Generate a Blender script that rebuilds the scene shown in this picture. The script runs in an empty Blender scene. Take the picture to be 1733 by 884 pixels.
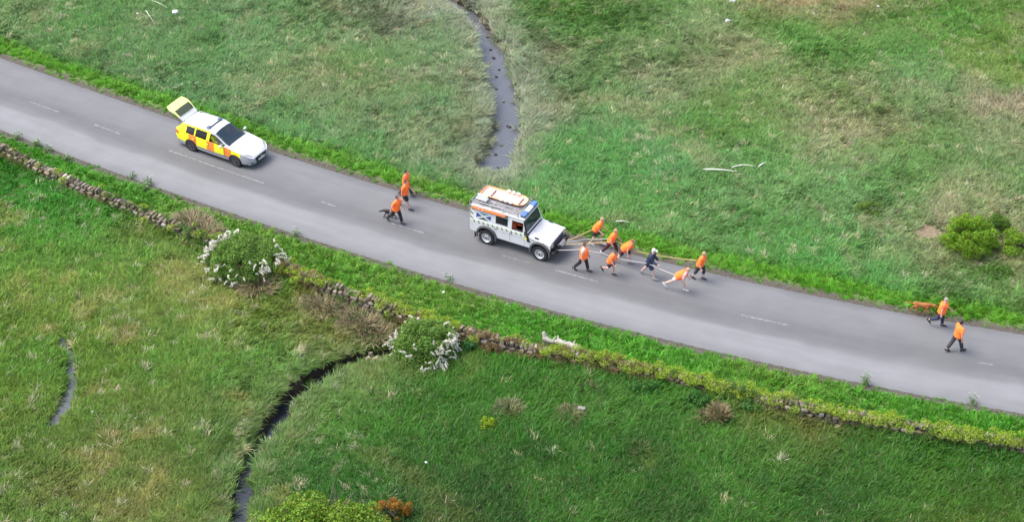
import bpy, bmesh, math, random
import numpy as np
from mathutils import Vector, Matrix

random.seed(7)
RNG = np.random.RandomState(11)
SC = bpy.context.scene
COL = SC.collection
R = math.radians

# ------------------------------------------------------------------ camera
F_PX, PITCH, ROLL, CAM_H, CAM_Y = 3033.3, 0.6424, 0.00674, 49.96, -68.0
_rt = np.array([1.0, 0, 0]); _fw = np.array([0, math.cos(PITCH), -math.sin(PITCH)]); _up = np.cross(_rt, _fw)
RT = math.cos(ROLL)*_rt + math.sin(ROLL)*_up
UP = -math.sin(ROLL)*_rt + math.cos(ROLL)*_up
FW = _fw
cam_d = bpy.data.cameras.new('camera'); cam = bpy.data.objects.new('camera', cam_d); COL.objects.link(cam)
cam_d.sensor_width = 36; cam_d.lens = F_PX/1733*36; cam_d.clip_end = 3000; cam_d.clip_start = 0.5
M = Matrix(((RT[0], UP[0], -FW[0], 0), (RT[1], UP[1], -FW[1], CAM_Y), (RT[2], UP[2], -FW[2], CAM_H), (0, 0, 0, 1)))
cam.matrix_world = M
SC.camera = cam

# ------------------------------------------------------------------ sky, sun, exposure (bright overcast)
SUN_EL, SUN_AZ = R(60), R(-82)            # azimuth from +Y towards +X
W = bpy.data.worlds.new('World'); SC.world = W; W.use_nodes = True
nt = W.node_tree; nt.nodes.clear()
wo = nt.nodes.new('ShaderNodeOutputWorld'); bg = nt.nodes.new('ShaderNodeBackground')
sk = nt.nodes.new('ShaderNodeTexSky'); sk.sky_type = 'NISHITA'; sk.sun_disc = False
sk.sun_elevation = SUN_EL; sk.sun_rotation = SUN_AZ; sk.dust_density = 4.0; sk.air_density = 1.0; sk.ozone_density = 1.0
hs = nt.nodes.new('ShaderNodeHueSaturation'); hs.inputs['Saturation'].default_value = 0.8
nt.links.new(sk.outputs[0], hs.inputs['Color']); nt.links.new(hs.outputs[0], bg.inputs[0]); nt.links.new(bg.outputs[0], wo.inputs[0])
bg.inputs[1].default_value = 0.15
sl = bpy.data.lights.new('sun', 'SUN'); sl.energy = 1.05; sl.angle = R(36); sl.color = (1.0, 0.97, 0.92)
so = bpy.data.objects.new('sun', sl); COL.objects.link(so)
sd = Vector((math.sin(SUN_AZ)*math.cos(SUN_EL), math.cos(SUN_AZ)*math.cos(SUN_EL), math.sin(SUN_EL)))
so.rotation_euler = sd.to_track_quat('Z', 'Y').to_euler()
so.location = (0, 0, 60)
SC.view_settings.view_transform = 'Standard'; SC.view_settings.look = 'None'
SC.view_settings.gamma = 1; SC.view_settings.exposure = 1.34; SC.view_settings.use_curve_mapping = False
SC.render.engine = 'CYCLES'
SC.cycles.max_bounces = 6; SC.cycles.transparent_max_bounces = 8

# ------------------------------------------------------------------ helpers
def G(px, py, z=0.0):
    """the point of the place at height z that the photograph shows at (px, py)"""
    d = FW + (px-866.5)/F_PX*RT - (py-442)/F_PX*UP
    t = (z-CAM_H)/d[2]
    return Vector((t*d[0], CAM_Y+t*d[1], z))

def lin(c):
    c = np.asarray(c, float)/255.0
    return np.where(c <= 0.04045, c/12.92, ((c+0.055)/1.055)**2.4)

_tabs = {}
def vnoise(x, y, freq, seed):
    if seed not in _tabs: _tabs[seed] = np.random.RandomState(seed).rand(256, 256)
    T = _tabs[seed]
    X = np.asarray(x)*freq + 1000.3; Y = np.asarray(y)*freq + 1000.7
    xi = np.floor(X).astype(int); yi = np.floor(Y).astype(int); fx = X-xi; fy = Y-yi
    fx = fx*fx*(3-2*fx); fy = fy*fy*(3-2*fy)
    a = T[xi % 256, yi % 256]; b = T[(xi+1) % 256, yi % 256]; c = T[xi % 256, (yi+1) % 256]; d = T[(xi+1) % 256, (yi+1) % 256]
    return (a*(1-fx)+b*fx)*(1-fy) + (c*(1-fx)+d*fx)*fy
def fbm(x, y, freq, seed, o=3):
    s = 0; a = 1; t = 0
    for i in range(o):
        s = s + a*vnoise(x, y, freq*2**i, seed+i); t += a; a *= 0.5
    return s/t
def sstep(a, b, x):
    t = np.clip((np.asarray(x)-a)/(b-a), 0, 1); return t*t*(3-2*t)

def tag(o, label=None, cat=None, group=None, kind=None):
    if label: o['label'] = label
    if cat: o['category'] = cat
    if group: o['group'] = group
    if kind: o['kind'] = kind
    return o
def empty(name, loc=(0, 0, 0), rz=0.0):
    o = bpy.data.objects.new(name, None); COL.objects.link(o)
    o.location = loc; o.rotation_euler = (0, 0, rz); o.empty_display_size = 0.2
    return o
def link(name, mesh, parent=None, loc=None, rot=None, scale=None):
    o = bpy.data.objects.new(name, mesh); COL.objects.link(o)
    if parent is not None: o.parent = parent
    if loc is not None: o.location = loc
    if rot is not None: o.rotation_euler = rot
    if scale is not None: o.scale = scale
    return o
def pymesh(name, v, f, mats, mi=None, smooth=False):
    me = bpy.data.meshes.new(name); me.from_pydata([tuple(p) for p in v], [], f); me.update()
    for m in (mats if isinstance(mats, (list, tuple)) else [mats]): me.materials.append(m)
    if mi is not None: me.polygons.foreach_set('material_index', np.asarray(mi, np.int32))
    if smooth: me.polygons.foreach_set('use_smooth', np.ones(len(me.polygons), bool))
    return me

class MB:
    """collects shapes, then becomes one mesh"""
    def __init__(s): s.v = []; s.f = []; s.m = []
    def add(s, v, f, m=0):
        n = len(s.v); s.v += [tuple(p) for p in v]
        s.f += [tuple(i+n for i in q) for q in f]; s.m += [m]*len(f)
        return s
    def hull(s, pts, m=0):
        bm = bmesh.new()
        for p in pts: bm.verts.new(p)
        r = bmesh.ops.convex_hull(bm, input=bm.verts)
        bmesh.ops.delete(bm, geom=[g for g in r['geom_interior'] if isinstance(g, bmesh.types.BMVert)], context='VERTS')
        bmesh.ops.dissolve_limit(bm, angle_limit=0.01, verts=bm.verts, edges=bm.edges)
        bm.verts.ensure_lookup_table(); bm.verts.index_update()
        s.add([v.co.copy() for v in bm.verts], [tuple(v.index for v in f.verts) for f in bm.faces], m); bm.free()
        return s
    def box(s, c, d, m=0, b=0.01, rot=None):
        """box of centre c, size d, chamfered by b"""
        h = [x/2 for x in d]; b = min(b, min(h)*0.9); pts = []
        for sx in (-1, 1):
            for sy in (-1, 1):
                for sz in (-1, 1):
                    pts += [Vector((sx*(h[0]-b), sy*(h[1]-b), sz*h[2])), Vector((sx*(h[0]-b), sy*h[1], sz*(h[2]-b))), Vector((sx*h[0], sy*(h[1]-b), sz*(h[2]-b)))]
        if rot is not None: pts = [rot @ p for p in pts]
        return s.hull([p+Vector(c) for p in pts], m)
    def tube(s, pts, rad, n=8, m=0, cap=True, flat=None):
        """tapered tube along pts; rad: one radius or (r_side, r_up) per point"""
        P = [Vector(p) for p in pts]; k = len(P)
        if not isinstance(rad, (list, tuple)): rad = [rad]*k
        T = [(P[min(i+1, k-1)]-P[max(i-1, 0)]).normalized() for i in range(k)]
        ref = Vector(flat) if flat is not None else (Vector((0, 0, 1)) if abs(T[0].z) < 0.9 else Vector((0, 1, 0)))
        V = []; N = ref
        for i in range(k):
            N = (N - T[i]*N.dot(T[i]))
            N = N.normalized() if N.length > 1e-6 else T[i].orthogonal().normalized()
            B = T[i].cross(N)
            ra = rad[i] if isinstance(rad[i], (list, tuple)) else (rad[i], rad[i])
            for j in range(n):
                a = 2*math.pi*j/n
                V.append(P[i]+B*math.cos(a)*ra[0]+N*math.sin(a)*ra[1])
        Fc = [(i*n+j, i*n+(j+1) % n, (i+1)*n+(j+1) % n, (i+1)*n+j) for i in range(k-1) for j in range(n)]
        if cap: Fc += [tuple(range(n-1, -1, -1)), tuple((k-1)*n+j for j in range(n))]
        return s.add(V, Fc, m)
    def cyl(s, a, b, r, n=12, m=0, r2=None): return s.tube([a, b], [r, r if r2 is None else r2], n, m)
    def ell(s, c, r, m=0, nu=10, nv=7, rot=None):
        V = [Vector((0, 0, -1))]
        for i in range(1, nv):
            t = math.pi*i/nv-math.pi/2
            for j in range(nu):
                a = 2*math.pi*j/nu; V.append(Vector((math.cos(a)*math.cos(t), math.sin(a)*math.cos(t), math.sin(t))))
        V.append(Vector((0, 0, 1))); e = len(V)-1
        Fc = [(0, 1+(j+1) % nu, 1+j) for j in range(nu)]
        for i in range(nv-2):
            for j in range(nu):
                a = 1+i*nu; Fc.append((a+j, a+(j+1) % nu, a+nu+(j+1) % nu, a+nu+j))
        a = 1+(nv-2)*nu; Fc += [(a+j, a+(j+1) % nu, e) for j in range(nu)]
        V = [Vector((p.x*r[0], p.y*r[1], p.z*r[2])) for p in V]
        if rot is not None: V = [rot @ p for p in V]
        return s.add([p+Vector(c) for p in V], Fc, m)
    def lathe(s, prof, c, axis='y', n=24, m=0):
        """prof: (radius, along axis)"""
        V = []
        for r, h in prof:
            for j in range(n):
                a = 2*math.pi*j/n; q = (r*math.cos(a), h, r*math.sin(a)) if axis == 'y' else (r*math.cos(a), r*math.sin(a), h)
                V.append(Vector(q)+Vector(c))
        k = len(prof)
        return s.add(V, [(i*n+j, i*n+(j+1) % n, (i+1)*n+(j+1) % n, (i+1)*n+j) for i in range(k-1) for j in range(n)], m)
    def prism(s, poly, y0, y1, m=0):
        """polygon in x,z pulled along y"""
        n = len(poly); V = [(x, y0, z) for x, z in poly]+[(x, y1, z) for x, z in poly]
        Fc = [tuple(range(n)), tuple(range(2*n-1, n-1, -1))]+[(i, n+i, n+(i+1) % n, (i+1) % n) for i in range(n)]
        return s.add(V, Fc, m)
    def mesh(s, name, mats, smooth=None):
        me = pymesh(name, s.v, s.f, mats, s.m)
        bm = bmesh.new(); bm.from_mesh(me); bmesh.ops.recalc_face_normals(bm, faces=bm.faces); bm.to_mesh(me); bm.free()
        if smooth is not None:
            me.polygons.foreach_set('use_smooth', np.ones(len(me.polygons), bool))
            me.set_sharp_from_angle(angle=R(smooth))
        return me
    def build(s, name, mats, parent=None, smooth=None, **k): return link(name, s.mesh(name, mats, smooth), parent, **k)

def remesh(mb, voxel, mat, smooth_it=2):
    """fuse the shapes of mb into one continuous skin"""
    me = mb.mesh('tmp', [mat]); o = link('tmp', me)
    md = o.modifiers.new('r', 'REMESH'); md.mode = 'VOXEL'; md.voxel_size = voxel; md.use_smooth_shade = True
    if smooth_it:
        s2 = o.modifiers.new('s', 'SMOOTH'); s2.factor = 0.5; s2.iterations = smooth_it
    dg = bpy.context.evaluated_depsgraph_get()
    out = bpy.data.meshes.new_from_object(o.evaluated_get(dg))
    bpy.data.objects.remove(o); bpy.data.meshes.remove(me)
    out.materials.clear(); out.materials.append(mat)
    out.polygons.foreach_set('use_smooth', np.ones(len(out.polygons), bool))
    return out

# ------------------------------------------------------------------ materials
def newmat(name):
    m = bpy.data.materials.new(name); m.use_nodes = True; n = m.node_tree
    return m, n, n.nodes['Principled BSDF']
def mat(name, c, rough=0.6, metal=0.0, var=0.12, scale=6.0, bump=0.0, coat=0.0, spec=0.5):
    """a surface colour with a little uneven wear"""
    m, n, p = newmat(name); L = n.links.new
    tc = n.nodes.new('ShaderNodeTexCoord'); nz = n.nodes.new('ShaderNodeTexNoise'); nz.inputs['Scale'].default_value = scale; nz.inputs['Detail'].default_value = 5
    L(tc.outputs['Object'], nz.inputs['Vector'])
    mr = n.nodes.new('ShaderNodeMapRange'); mr.inputs[1].default_value = 0.3; mr.inputs[2].default_value = 0.7
    mr.inputs[3].default_value = 1-var; mr.inputs[4].default_value = 1+var; L(nz.outputs[0], mr.inputs[0])
    mx = n.nodes.new('ShaderNodeVectorMath'); mx.operation = 'SCALE'; mx.inputs[0].default_value = c; L(mr.outputs[0], mx.inputs['Scale'])
    L(mx.outputs[0], p.inputs['Base Color'])
    p.inputs['Roughness'].default_value = rough; p.inputs['Metallic'].default_value = metal
    p.inputs['Coat Weight'].default_value = coat; p.inputs['Coat Roughness'].default_value = 0.08; p.inputs['Specular IOR Level'].default_value = spec
    if bump:
        b = n.nodes.new('ShaderNodeBump'); b.inputs['Strength'].default_value = bump; b.inputs['Distance'].default_value = 0.02
        L(nz.outputs[0], b.inputs['Height']); L(b.outputs[0], p.inputs['Normal'])
    return m
def glass(name, tint=(0.02, 0.025, 0.03), clear=0.35):
    m, n, p = newmat(name); L = n.links.new
    p.inputs['Base Color'].default_value = (*tint, 1); p.inputs['Roughness'].default_value = 0.06; p.inputs['Specular IOR Level'].default_value = 0.8
    tr = n.nodes.new('ShaderNodeBsdfTransparent'); tr.inputs[0].default_value = (0.75, 0.8, 0.8, 1)
    mx = n.nodes.new('ShaderNodeMixShader'); mx.inputs[0].default_value = clear
    L(p.outputs[0], mx.inputs[1]); L(tr.outputs[0], mx.inputs[2]); L(mx.outputs[0], n.nodes['Material Output'].inputs[0])
    return m
def foliage(name, c, spread=0.35, inst=None, trans=0.3, rough=0.5, straw=None, straw_amt=0.0, hue=0.03, straw_mix=1.0):
    """leaf or blade: colour varies leaf by leaf; inst = per-plant colour attribute"""
    m, n, p = newmat(name); L = n.links.new; N = n.nodes.new
    ge = N('ShaderNodeNewGeometry')
    if inst:
        at = N('ShaderNodeAttribute'); at.attribute_type = 'INSTANCER'; at.attribute_name = inst; src = at.outputs['Color']
    else:
        rg = N('ShaderNodeRGB'); rg.outputs[0].default_value = (*c, 1); src = rg.outputs[0]
    h = N('ShaderNodeHueSaturation')
    wn = N('ShaderNodeTexWhiteNoise'); wn.noise_dimensions = '1D'; L(ge.outputs['Random Per Island'], wn.inputs['W'])
    m1 = N('ShaderNodeMapRange'); m1.inputs[3].default_value = 1-spread; m1.inputs[4].default_value = 1+spread; L(ge.outputs['Random Per Island'], m1.inputs[0])
    m2 = N('ShaderNodeMapRange'); m2.inputs[3].default_value = 0.5-hue; m2.inputs[4].default_value = 0.5+hue; L(wn.outputs['Value'], m2.inputs[0])
    L(src, h.inputs['Color']); L(m1.outputs[0], h.inputs['Value']); L(m2.outputs[0], h.inputs['Hue'])
    out = h.outputs[0]
    if straw:
        gt = N('ShaderNodeMath'); gt.operation = 'LESS_THAN'; gt.inputs[1].default_value = straw_amt; L(wn.outputs['Value'], gt.inputs[0])
        mx = N('ShaderNodeMix'); mx.data_type = 'RGBA'; gs = N('ShaderNodeMath'); gs.operation = 'MULTIPLY'; gs.inputs[1].default_value = straw_mix; L(gt.outputs[0], gs.inputs[0]); L(gs.outputs[0], mx.inputs[0]); L(out, mx.inputs[6]); mx.inputs[7].default_value = (*straw, 1)
        out = mx.outputs[2]
    L(out, p.inputs['Base Color']); p.inputs['Roughness'].default_value = rough; p.inputs['Specular IOR Level'].default_value = 0.18
    if trans:
        t = N('ShaderNodeBsdfTranslucent'); L(out, t.inputs[0]); ms = N('ShaderNodeMixShader'); ms.inputs[0].default_value = trans
        L(p.outputs[0], ms.inputs[1]); L(t.outputs[0], ms.inputs[2]); L(ms.outputs[0], n.nodes['Material Output'].inputs[0])
    return m

# ------------------------------------------------------------------ lie of the land
UPE = [(-28.11, 17.19), (-24.8, 15.0), (-21.68, 13.26), (-18.63, 11.6), (-12.5, 8.14), (-10.1, 6.89), (-7.18, 5.34), (-4.99, 4.15), (-2.49, 3.04), (2.55, .57), (6.89, -1.16), (8.94, -1.89), (13.88, -3.72), (17.34, -4.78), (19.47, -5.48), (22.65, -6.43)]
LOE = [(-26.39, 9.78), (-23.33, 7.96), (-19.38, 5.64), (-17.22, 4.48), (-13.28, 2.32), (-9.48, .29), (-5.84, -1.51), (-1.24, -3.49), (2.44, -5.26), (6.53, -6.89), (9.62, -8.07), (11.48, -8.81), (15.59, -10.09), (18.84, -10.96), (21.6, -11.75)]
_cu = np.polyfit(*np.array(UPE).T, 4); _cl = np.polyfit(*np.array(LOE).T, 4)
_xs = np.linspace(-26, 22, 60); _sl = np.polyval(np.polyder(_cu), _xs); _nn = np.sqrt(1+_sl**2)
# centre line half a road width below the far edge
_CX = _xs + _sl/_nn*2.74; _CY = np.polyval(_cu, _xs) - 2.74/_nn
_cc = np.polyfit(_CX, _CY, 4)
XA, XB = -28.0, 24.0
def road_y(x):
    x = np.asarray(x, float); d = np.polyder(_cc); xc = np.clip(x, XA, XB)
    return np.polyval(_cc, xc) + np.polyval(d, xc)*(x-xc)
def road_slope(x): return np.polyval(np.polyder(_cc), np.clip(x, XA, XB))
HALF = 2.74
def road_s(x, y):
    """signed distance from the centre line of the road, far side positive"""
    m = road_slope(x); s0 = (y-road_y(x))/np.sqrt(1+m*m)
    x2 = x + s0*m/np.sqrt(1+m*m)         # foot of the perpendicular, one refinement
    m2 = road_slope(x2); return (y-road_y(x2) - m2*(x-x2))/np.sqrt(1+m2*m2)
WALLP = [(-34, 12.4), (-29, 9.4), (-25.7, 7.3), (-23.52, 5.65), (-21.52, 4.28), (-18.9, 2.54), (-16.05, .75), (-14.25, -.35), (-12.18, -1.5), (-10.45, -2.45), (-8.14, -3.98), (-5.95, -5.14), (-3.8, -6.22), (-1.69, -7.33), (-.14, -8.05), (1.64, -8.56), (3.41, -8.98), (5.89, -9.74), (8.32, -10.63), (10.71, -11.5), (13.07, -12.26), (15.4, -12.93), (17.7, -13.52), (20.77, -14.2), (25, -15.1), (31, -16.3)]
WX, WY = np.array(WALLP).T
_wx = np.linspace(-34, 31, 260); _wy = np.interp(_wx, WX, WY); _k = np.hanning(13); _k /= _k.sum()
_wy = np.convolve(np.pad(_wy, 6, 'edge'), _k, 'valid')
def wall_y(x): return np.interp(x, _wx, _wy)
def wall_slope(x): return (wall_y(np.asarray(x)+.3)-wall_y(np.asarray(x)-.3))/.6
def wall_s(x, y): m = wall_slope(x); return (y-wall_y(x))/np.sqrt(1+m*m)

def Gp(l, z): return [(G(a, b, z).x, G(a, b, z).y, w) for a, b, w in l]
WZ = -0.62
# streams: (px, py, half width of the water)
BURN_UP = [(a, b, w*1.2) for a, b, w in Gp([(600, -60, .35), (690, -30, .35), (745, 2, .36), (782, 22, .36), (808, 52, .38), (822, 80, .45), (833, 104, .52), (842, 135, .5), (849, 165, .48), (857, 195, .5), (856, 225, .52), (848, 250, .55), (842, 272, .62), (838, 292, .5)], WZ)]
BURN_LO = [(a, b, w*.72) for a, b, w in Gp([(690, 605, .3), (665, 610, .34), (630, 614, .36), (597, 622, .38), (560, 640, .38), (525, 662, .42), (498, 682, .44), (478, 706, .36), (462, 734, .4), (443, 758, .34), (427, 780, .34), (418, 806, .36), (414, 840, .4), (410, 880, .42), (402, 930, .42), (380, 1010, .45)], WZ)]
RILL = [(a, b, w*1.05) for a, b, w in Gp([(100, 574, .06), (106, 588, .1), (116, 600, .17), (122, 612, .12), (114, 630, .16), (120, 645, .2), (121, 660, .2), (113, 680, .2), (106, 700, .24), (96, 712, .17), (84, 730, .06)], -.16)]
def pdist(x, y, poly):
    """distance to the line minus the local half width, and the half width"""
    best = np.full(np.shape(x), 1e9)
    for (ax, ay, aw), (bx, by, bw) in zip(poly[:-1], poly[1:]):
        dx, dy = bx-ax, by-ay; t = np.clip(((x-ax)*dx+(y-ay)*dy)/(dx*dx+dy*dy), 0, 1)
        d = np.hypot(x-ax-t*dx, y-ay-t*dy) - (aw+t*(bw-aw)); best = np.minimum(best, d)
    return best
def land(x, y):
    x = np.asarray(x, float); y = np.asarray(y, float)
    s = road_s(x, y); a = np.abs(s)
    z = 0.10*sstep(2.7, 3.6, a) - 0.05*(1-sstep(2.55, 2.75, a))
    far = sstep(3.4, 7.0, a)
    z = z + far*((fbm(x, y, .09, 21)-.5)*.5 + (fbm(x, y, .5, 31)-.5)*.22)
    z = z + sstep(3.0, 4.5, a)*(fbm(x, y, 1.3, 41)-.5)*.12
    for poly, dep, wd in ((BURN_UP, .98, .55), (BURN_LO, .98, .3)):
        d = pdist(x, y, poly) + (fbm(x, y, 1.8, 51)-.5)*.6
        k = 1-sstep(-.05, wd, d)
        z = z*(1-k) + k*(-dep) + (1-k)*(-.22)*(1-sstep(.2, 2.2, d))*sstep(3.2, 4.6, a)
    d = pdist(x, y, RILL) + (fbm(x, y, 3, 61)-.5)*.12
    k = 1-sstep(0, .2, d); z = z*(1-k)+k*(-.5) - (1-k)*.1*(1-sstep(.1, 1.0, d))
    return z
def zl(x, y): return float(land(np.array([x]), np.array([y]))[0])

# colour of the sward, read region by region (fresh, grazed, dry, sedge; darker towards the lower right)
CPTS = [(30,20,112,142,88),(130,60,98,138,76),(200,20,108,142,86),(290,60,108,134,92),(400,60,108,144,92),(500,60,110,148,90),(520,130,132,142,98),(560,180,132,138,102),(420,150,98,142,86),(480,210,98,148,92),(600,230,106,142,90),(650,150,104,138,72),(720,120,132,138,102),(690,35,146,154,134),(740,60,142,152,126),(780,110,118,148,112),(620,40,112,142,88),(600,110,102,138,72),(700,200,106,144,98),(770,220,122,142,106),
(880,90,132,138,112),(890,190,130,140,112),(960,50,88,132,54),(1000,150,98,138,74),(1100,60,116,142,88),(1130,150,126,142,104),(1230,100,126,142,100),(1350,60,86,138,54),(1290,150,86,138,54),(1220,200,94,134,56),(1270,118,160,152,116),(1380,5,168,144,114),(1500,60,102,138,68),(1600,50,92,132,54),(1680,100,116,142,68),(1400,150,122,142,88),(1430,245,156,152,118),(1340,200,118,138,84),(1620,260,126,140,100),(1700,220,152,142,118),(1550,270,102,132,64),(1000,250,98,148,84),(1100,280,98,148,88),(1200,330,108,152,92),(1300,320,112,152,88),(1450,330,108,152,92),(1300,400,104,148,84),(1500,430,78,142,66),(1600,470,78,142,66),(1650,440,136,142,92),(1560,402,168,152,128),(1680,415,132,138,98),(1700,360,112,142,86),(1550,130,106,142,86),(1100,360,100,148,76),(1400,440,84,144,66),
(60,330,62,136,52),(100,380,66,136,52),(200,350,78,142,62),(200,450,88,142,62),(50,450,102,142,62),(300,500,112,142,76),(330,530,152,146,104),(130,520,122,142,78),(60,600,88,132,52),(150,600,98,132,58),(30,680,98,128,58),(200,660,92,132,48),(200,720,72,118,48),(240,710,132,136,94),(130,760,96,126,62),(330,720,82,126,62),(60,800,82,118,58),(250,800,82,118,62),(200,875,138,136,98),(50,870,112,122,78),(350,800,78,118,58),(300,860,120,125,84),(440,560,88,142,54),(480,610,84,142,54),(520,520,78,136,52),(420,650,94,132,68),(280,620,98,132,68),(380,500,92,140,62),(300,440,92,142,62),(220,500,96,140,66),
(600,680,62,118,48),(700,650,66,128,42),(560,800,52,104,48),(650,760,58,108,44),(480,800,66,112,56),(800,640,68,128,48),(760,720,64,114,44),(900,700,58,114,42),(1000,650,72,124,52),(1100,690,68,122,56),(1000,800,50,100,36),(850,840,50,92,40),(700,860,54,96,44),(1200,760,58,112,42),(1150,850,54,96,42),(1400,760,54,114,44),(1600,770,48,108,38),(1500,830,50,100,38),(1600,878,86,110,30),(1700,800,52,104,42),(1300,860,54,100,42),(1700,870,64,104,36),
(540,640,136,150,124),(600,605,128,140,116),(500,662,126,140,112),(655,30,150,148,128),(715,15,158,162,146),(340,392,150,130,104),(355,408,148,130,104),(322,380,150,132,104),(437,487,140,124,92),(560,520,140,124,88),(600,535,132,122,80),(640,560,146,128,96),(1325,690,140,124,88)]
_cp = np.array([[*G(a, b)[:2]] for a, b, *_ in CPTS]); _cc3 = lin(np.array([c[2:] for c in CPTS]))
GAIN = .93          # picture value of a surface of reflectance one, in grass
def sward(x, y):
    x = np.asarray(x, float); y = np.asarray(y, float)
    xx = x+(fbm(x, y, .35, 71)-.5)*3; yy = y+(fbm(x, y, .35, 81)-.5)*3
    num = np.zeros((len(x), 3)); den = np.zeros(len(x))
    for (cx, cy), c in zip(_cp, _cc3):
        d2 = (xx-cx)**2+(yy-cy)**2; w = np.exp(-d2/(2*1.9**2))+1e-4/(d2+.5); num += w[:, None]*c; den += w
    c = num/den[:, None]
    s = road_s(x, y); ws = wall_s(x, y)
    def mixc(c, col, k): return c*(1-k[:, None])+lin(col)*k[:, None]
    n1 = fbm(x, y, .8, 91); n2 = fbm(x, y, .3, 95, 4)
    c = mixc(c, (164, 154, 120), .34*sstep(.54, .72, n1*.5+n2*.5)*(s > 4.5)+.42*sstep(.55, .70, n1*.6+n2*.4)*(ws < -1)*(x < -8)+.15*sstep(.58, .72, n1*.5+n2*.5)*(ws < -1)*(x > -8))
    c = mixc(c, (82, 138, 58), .4*sstep(.5, .36, n2)*(np.abs(s) > 4))
    c = mixc(c, (84, 142, 40), .9*(1-sstep(3.6, 4.7, s+(n1-.5)*1.2))*(s > 0))                 # far verge, fresh and short
    c = mixc(c, (78, 140, 48), .8*sstep(.2, .7, ws)*(s < 0))                                   # near verge
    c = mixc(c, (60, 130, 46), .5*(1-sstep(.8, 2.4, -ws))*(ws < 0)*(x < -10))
    du = pdist(x, y, BURN_UP); dl = pdist(x, y, BURN_LO)
    c = mixc(c, (150, 158, 134), .75*(1-sstep(.5, 1.9, du+(n1-.5)*1.3))*(s > 4.2))
    c = mixc(c, (104, 134, 92), .75*(1-sstep(.35, 1.2, dl+(n1-.5)*.8))*(ws < -.6))
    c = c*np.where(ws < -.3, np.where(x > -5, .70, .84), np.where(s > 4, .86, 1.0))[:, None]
    return c/GAIN*np.stack([np.where(s > 4, .98, 1.04), 1+0*x, np.where(s > 4, .93, .58)], 1)

EXCL = [(G(a, b).x, G(a, b).y, r) for a, b, r in [(345,405,.7),(325,385,.7),(437,488,.7),(545,520,.7),(585,528,.7),(635,560,.7),(610,548,.6),(862,702,.4),(966,712,.4),(1216,712,.25),(1325,696,.4),(1637,425,.8),(417,470,1.1),(718,617,1.0)]]
# ------------------------------------------------------------------ ground
BARE = [(G(a, b).x, G(a, b).y, r) for a, b, r in [(1560,402,.85),(1575,398,.6),(1380,4,.45),(1690,418,.55),(1700,372,.4),(721,118,.35),(1430,250,.5),(560,182,.3),(700,10,.5),(672,52,.4),(1652,447,.3),(985,697,.25),(395,440,1.2),(420,480,.9)]]
def bare(x, y):
    k = np.zeros(len(x))
    for bx, by, r in BARE:
        d = np.hypot(x-bx, (y-by))+(fbm(x, y, 1.5, 111)-.5)*1.1*r; k = np.maximum(k, 1-sstep(r*.6, r*1.25, d))
    return k
def spread(lo, hi, step, far):
    a = list(np.arange(lo, hi+1e-6, step)); g = step; x = a[-1]
    up = []
    while x < far: g *= 1.35; x += g; up.append(x)
    g = step; x = a[0]; dn = []
    while x > -far: g *= 1.35; x -= g; dn.append(x)
    return np.array(dn[::-1]+a+up)
gx = spread(-33, 31, .17, 900); gy = spread(-23, 29, .17, 900)
X, Y = np.meshgrid(gx, gy); xf, yf = X.ravel(), Y.ravel()
zf = land(xf, yf)
me = bpy.data.meshes.new('ground')
nx, ny = len(gx), len(gy)
me.vertices.add(nx*ny); me.vertices.foreach_set('co', np.stack([xf, yf, zf], 1).ravel().astype(np.float32))
ii = (np.arange(ny-1)[:, None]*nx+np.arange(nx-1)[None, :]).ravel()
quads = np.stack([ii, ii+1, ii+nx+1, ii+nx], 1)
me.loops.add(quads.size); me.loops.foreach_set('vertex_index', quads.ravel().astype(np.int32))
me.polygons.add(len(quads)); me.polygons.foreach_set('loop_start', (np.arange(len(quads))*4).astype(np.int32)); me.polygons.foreach_set('loop_total', np.full(len(quads), 4, np.int32))
me.update(); me.validate()
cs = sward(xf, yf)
soil = lin((118, 100, 80))/2.0
n1 = fbm(xf, yf, 2.2, 121); s_ = road_s(xf, yf)
k_ = .35+.3*sstep(.4, .7, n1)
edge = np.maximum((1-sstep(2.95, 3.35, np.abs(s_)+(n1-.5)*.5)), 0)
dw = np.minimum(pdist(xf, yf, BURN_UP), pdist(xf, yf, BURN_LO))
bank = 1-sstep(.25, .7, dw)
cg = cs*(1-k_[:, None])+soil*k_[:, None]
cg = cg*(1-edge[:, None])+lin((112, 104, 94))/2.1*edge[:, None]
bk = bare(xf, yf); cg = cg*(1-bk[:, None])+lin((172, 152, 124))/2.1*bk[:, None]
cg = cg*(1-bank[:, None])+lin((66, 52, 38))/2.1*bank[:, None]
at = me.color_attributes.new('Col', 'FLOAT_COLOR', 'POINT')
at.data.foreach_set('color', np.concatenate([cg, np.ones((len(cg), 1))], 1).ravel().astype(np.float32))
m, n, p = newmat('soil_and_turf'); L = n.links.new
va = n.nodes.new('ShaderNodeVertexColor'); va.layer_name = 'Col'
ge = n.nodes.new('ShaderNodeNewGeometry'); nz = n.nodes.new('ShaderNodeTexNoise'); nz.inputs['Scale'].default_value = 14; nz.inputs['Detail'].default_value = 8; L(ge.outputs['Position'], nz.inputs['Vector'])
mr = n.nodes.new('ShaderNodeMapRange'); mr.inputs[1].default_value = .3; mr.inputs[2].default_value = .7; mr.inputs[3].default_value = .6; mr.inputs[4].default_value = 1.4; L(nz.outputs[0], mr.inputs[0])
sc_ = n.nodes.new('ShaderNodeVectorMath'); sc_.operation = 'SCALE'; L(va.outputs[0], sc_.inputs[0]); L(mr.outputs[0], sc_.inputs['Scale']); L(sc_.outputs[0], p.inputs['Base Color'])
bp = n.nodes.new('ShaderNodeBump'); bp.inputs['Distance'].default_value = .06; L(nz.outputs[0], bp.inputs['Height']); L(bp.outputs[0], p.inputs['Normal'])
p.inputs['Roughness'].default_value = .9
me.materials.append(m); me.polygons.foreach_set('use_smooth', np.ones(len(me.polygons), bool))
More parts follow.
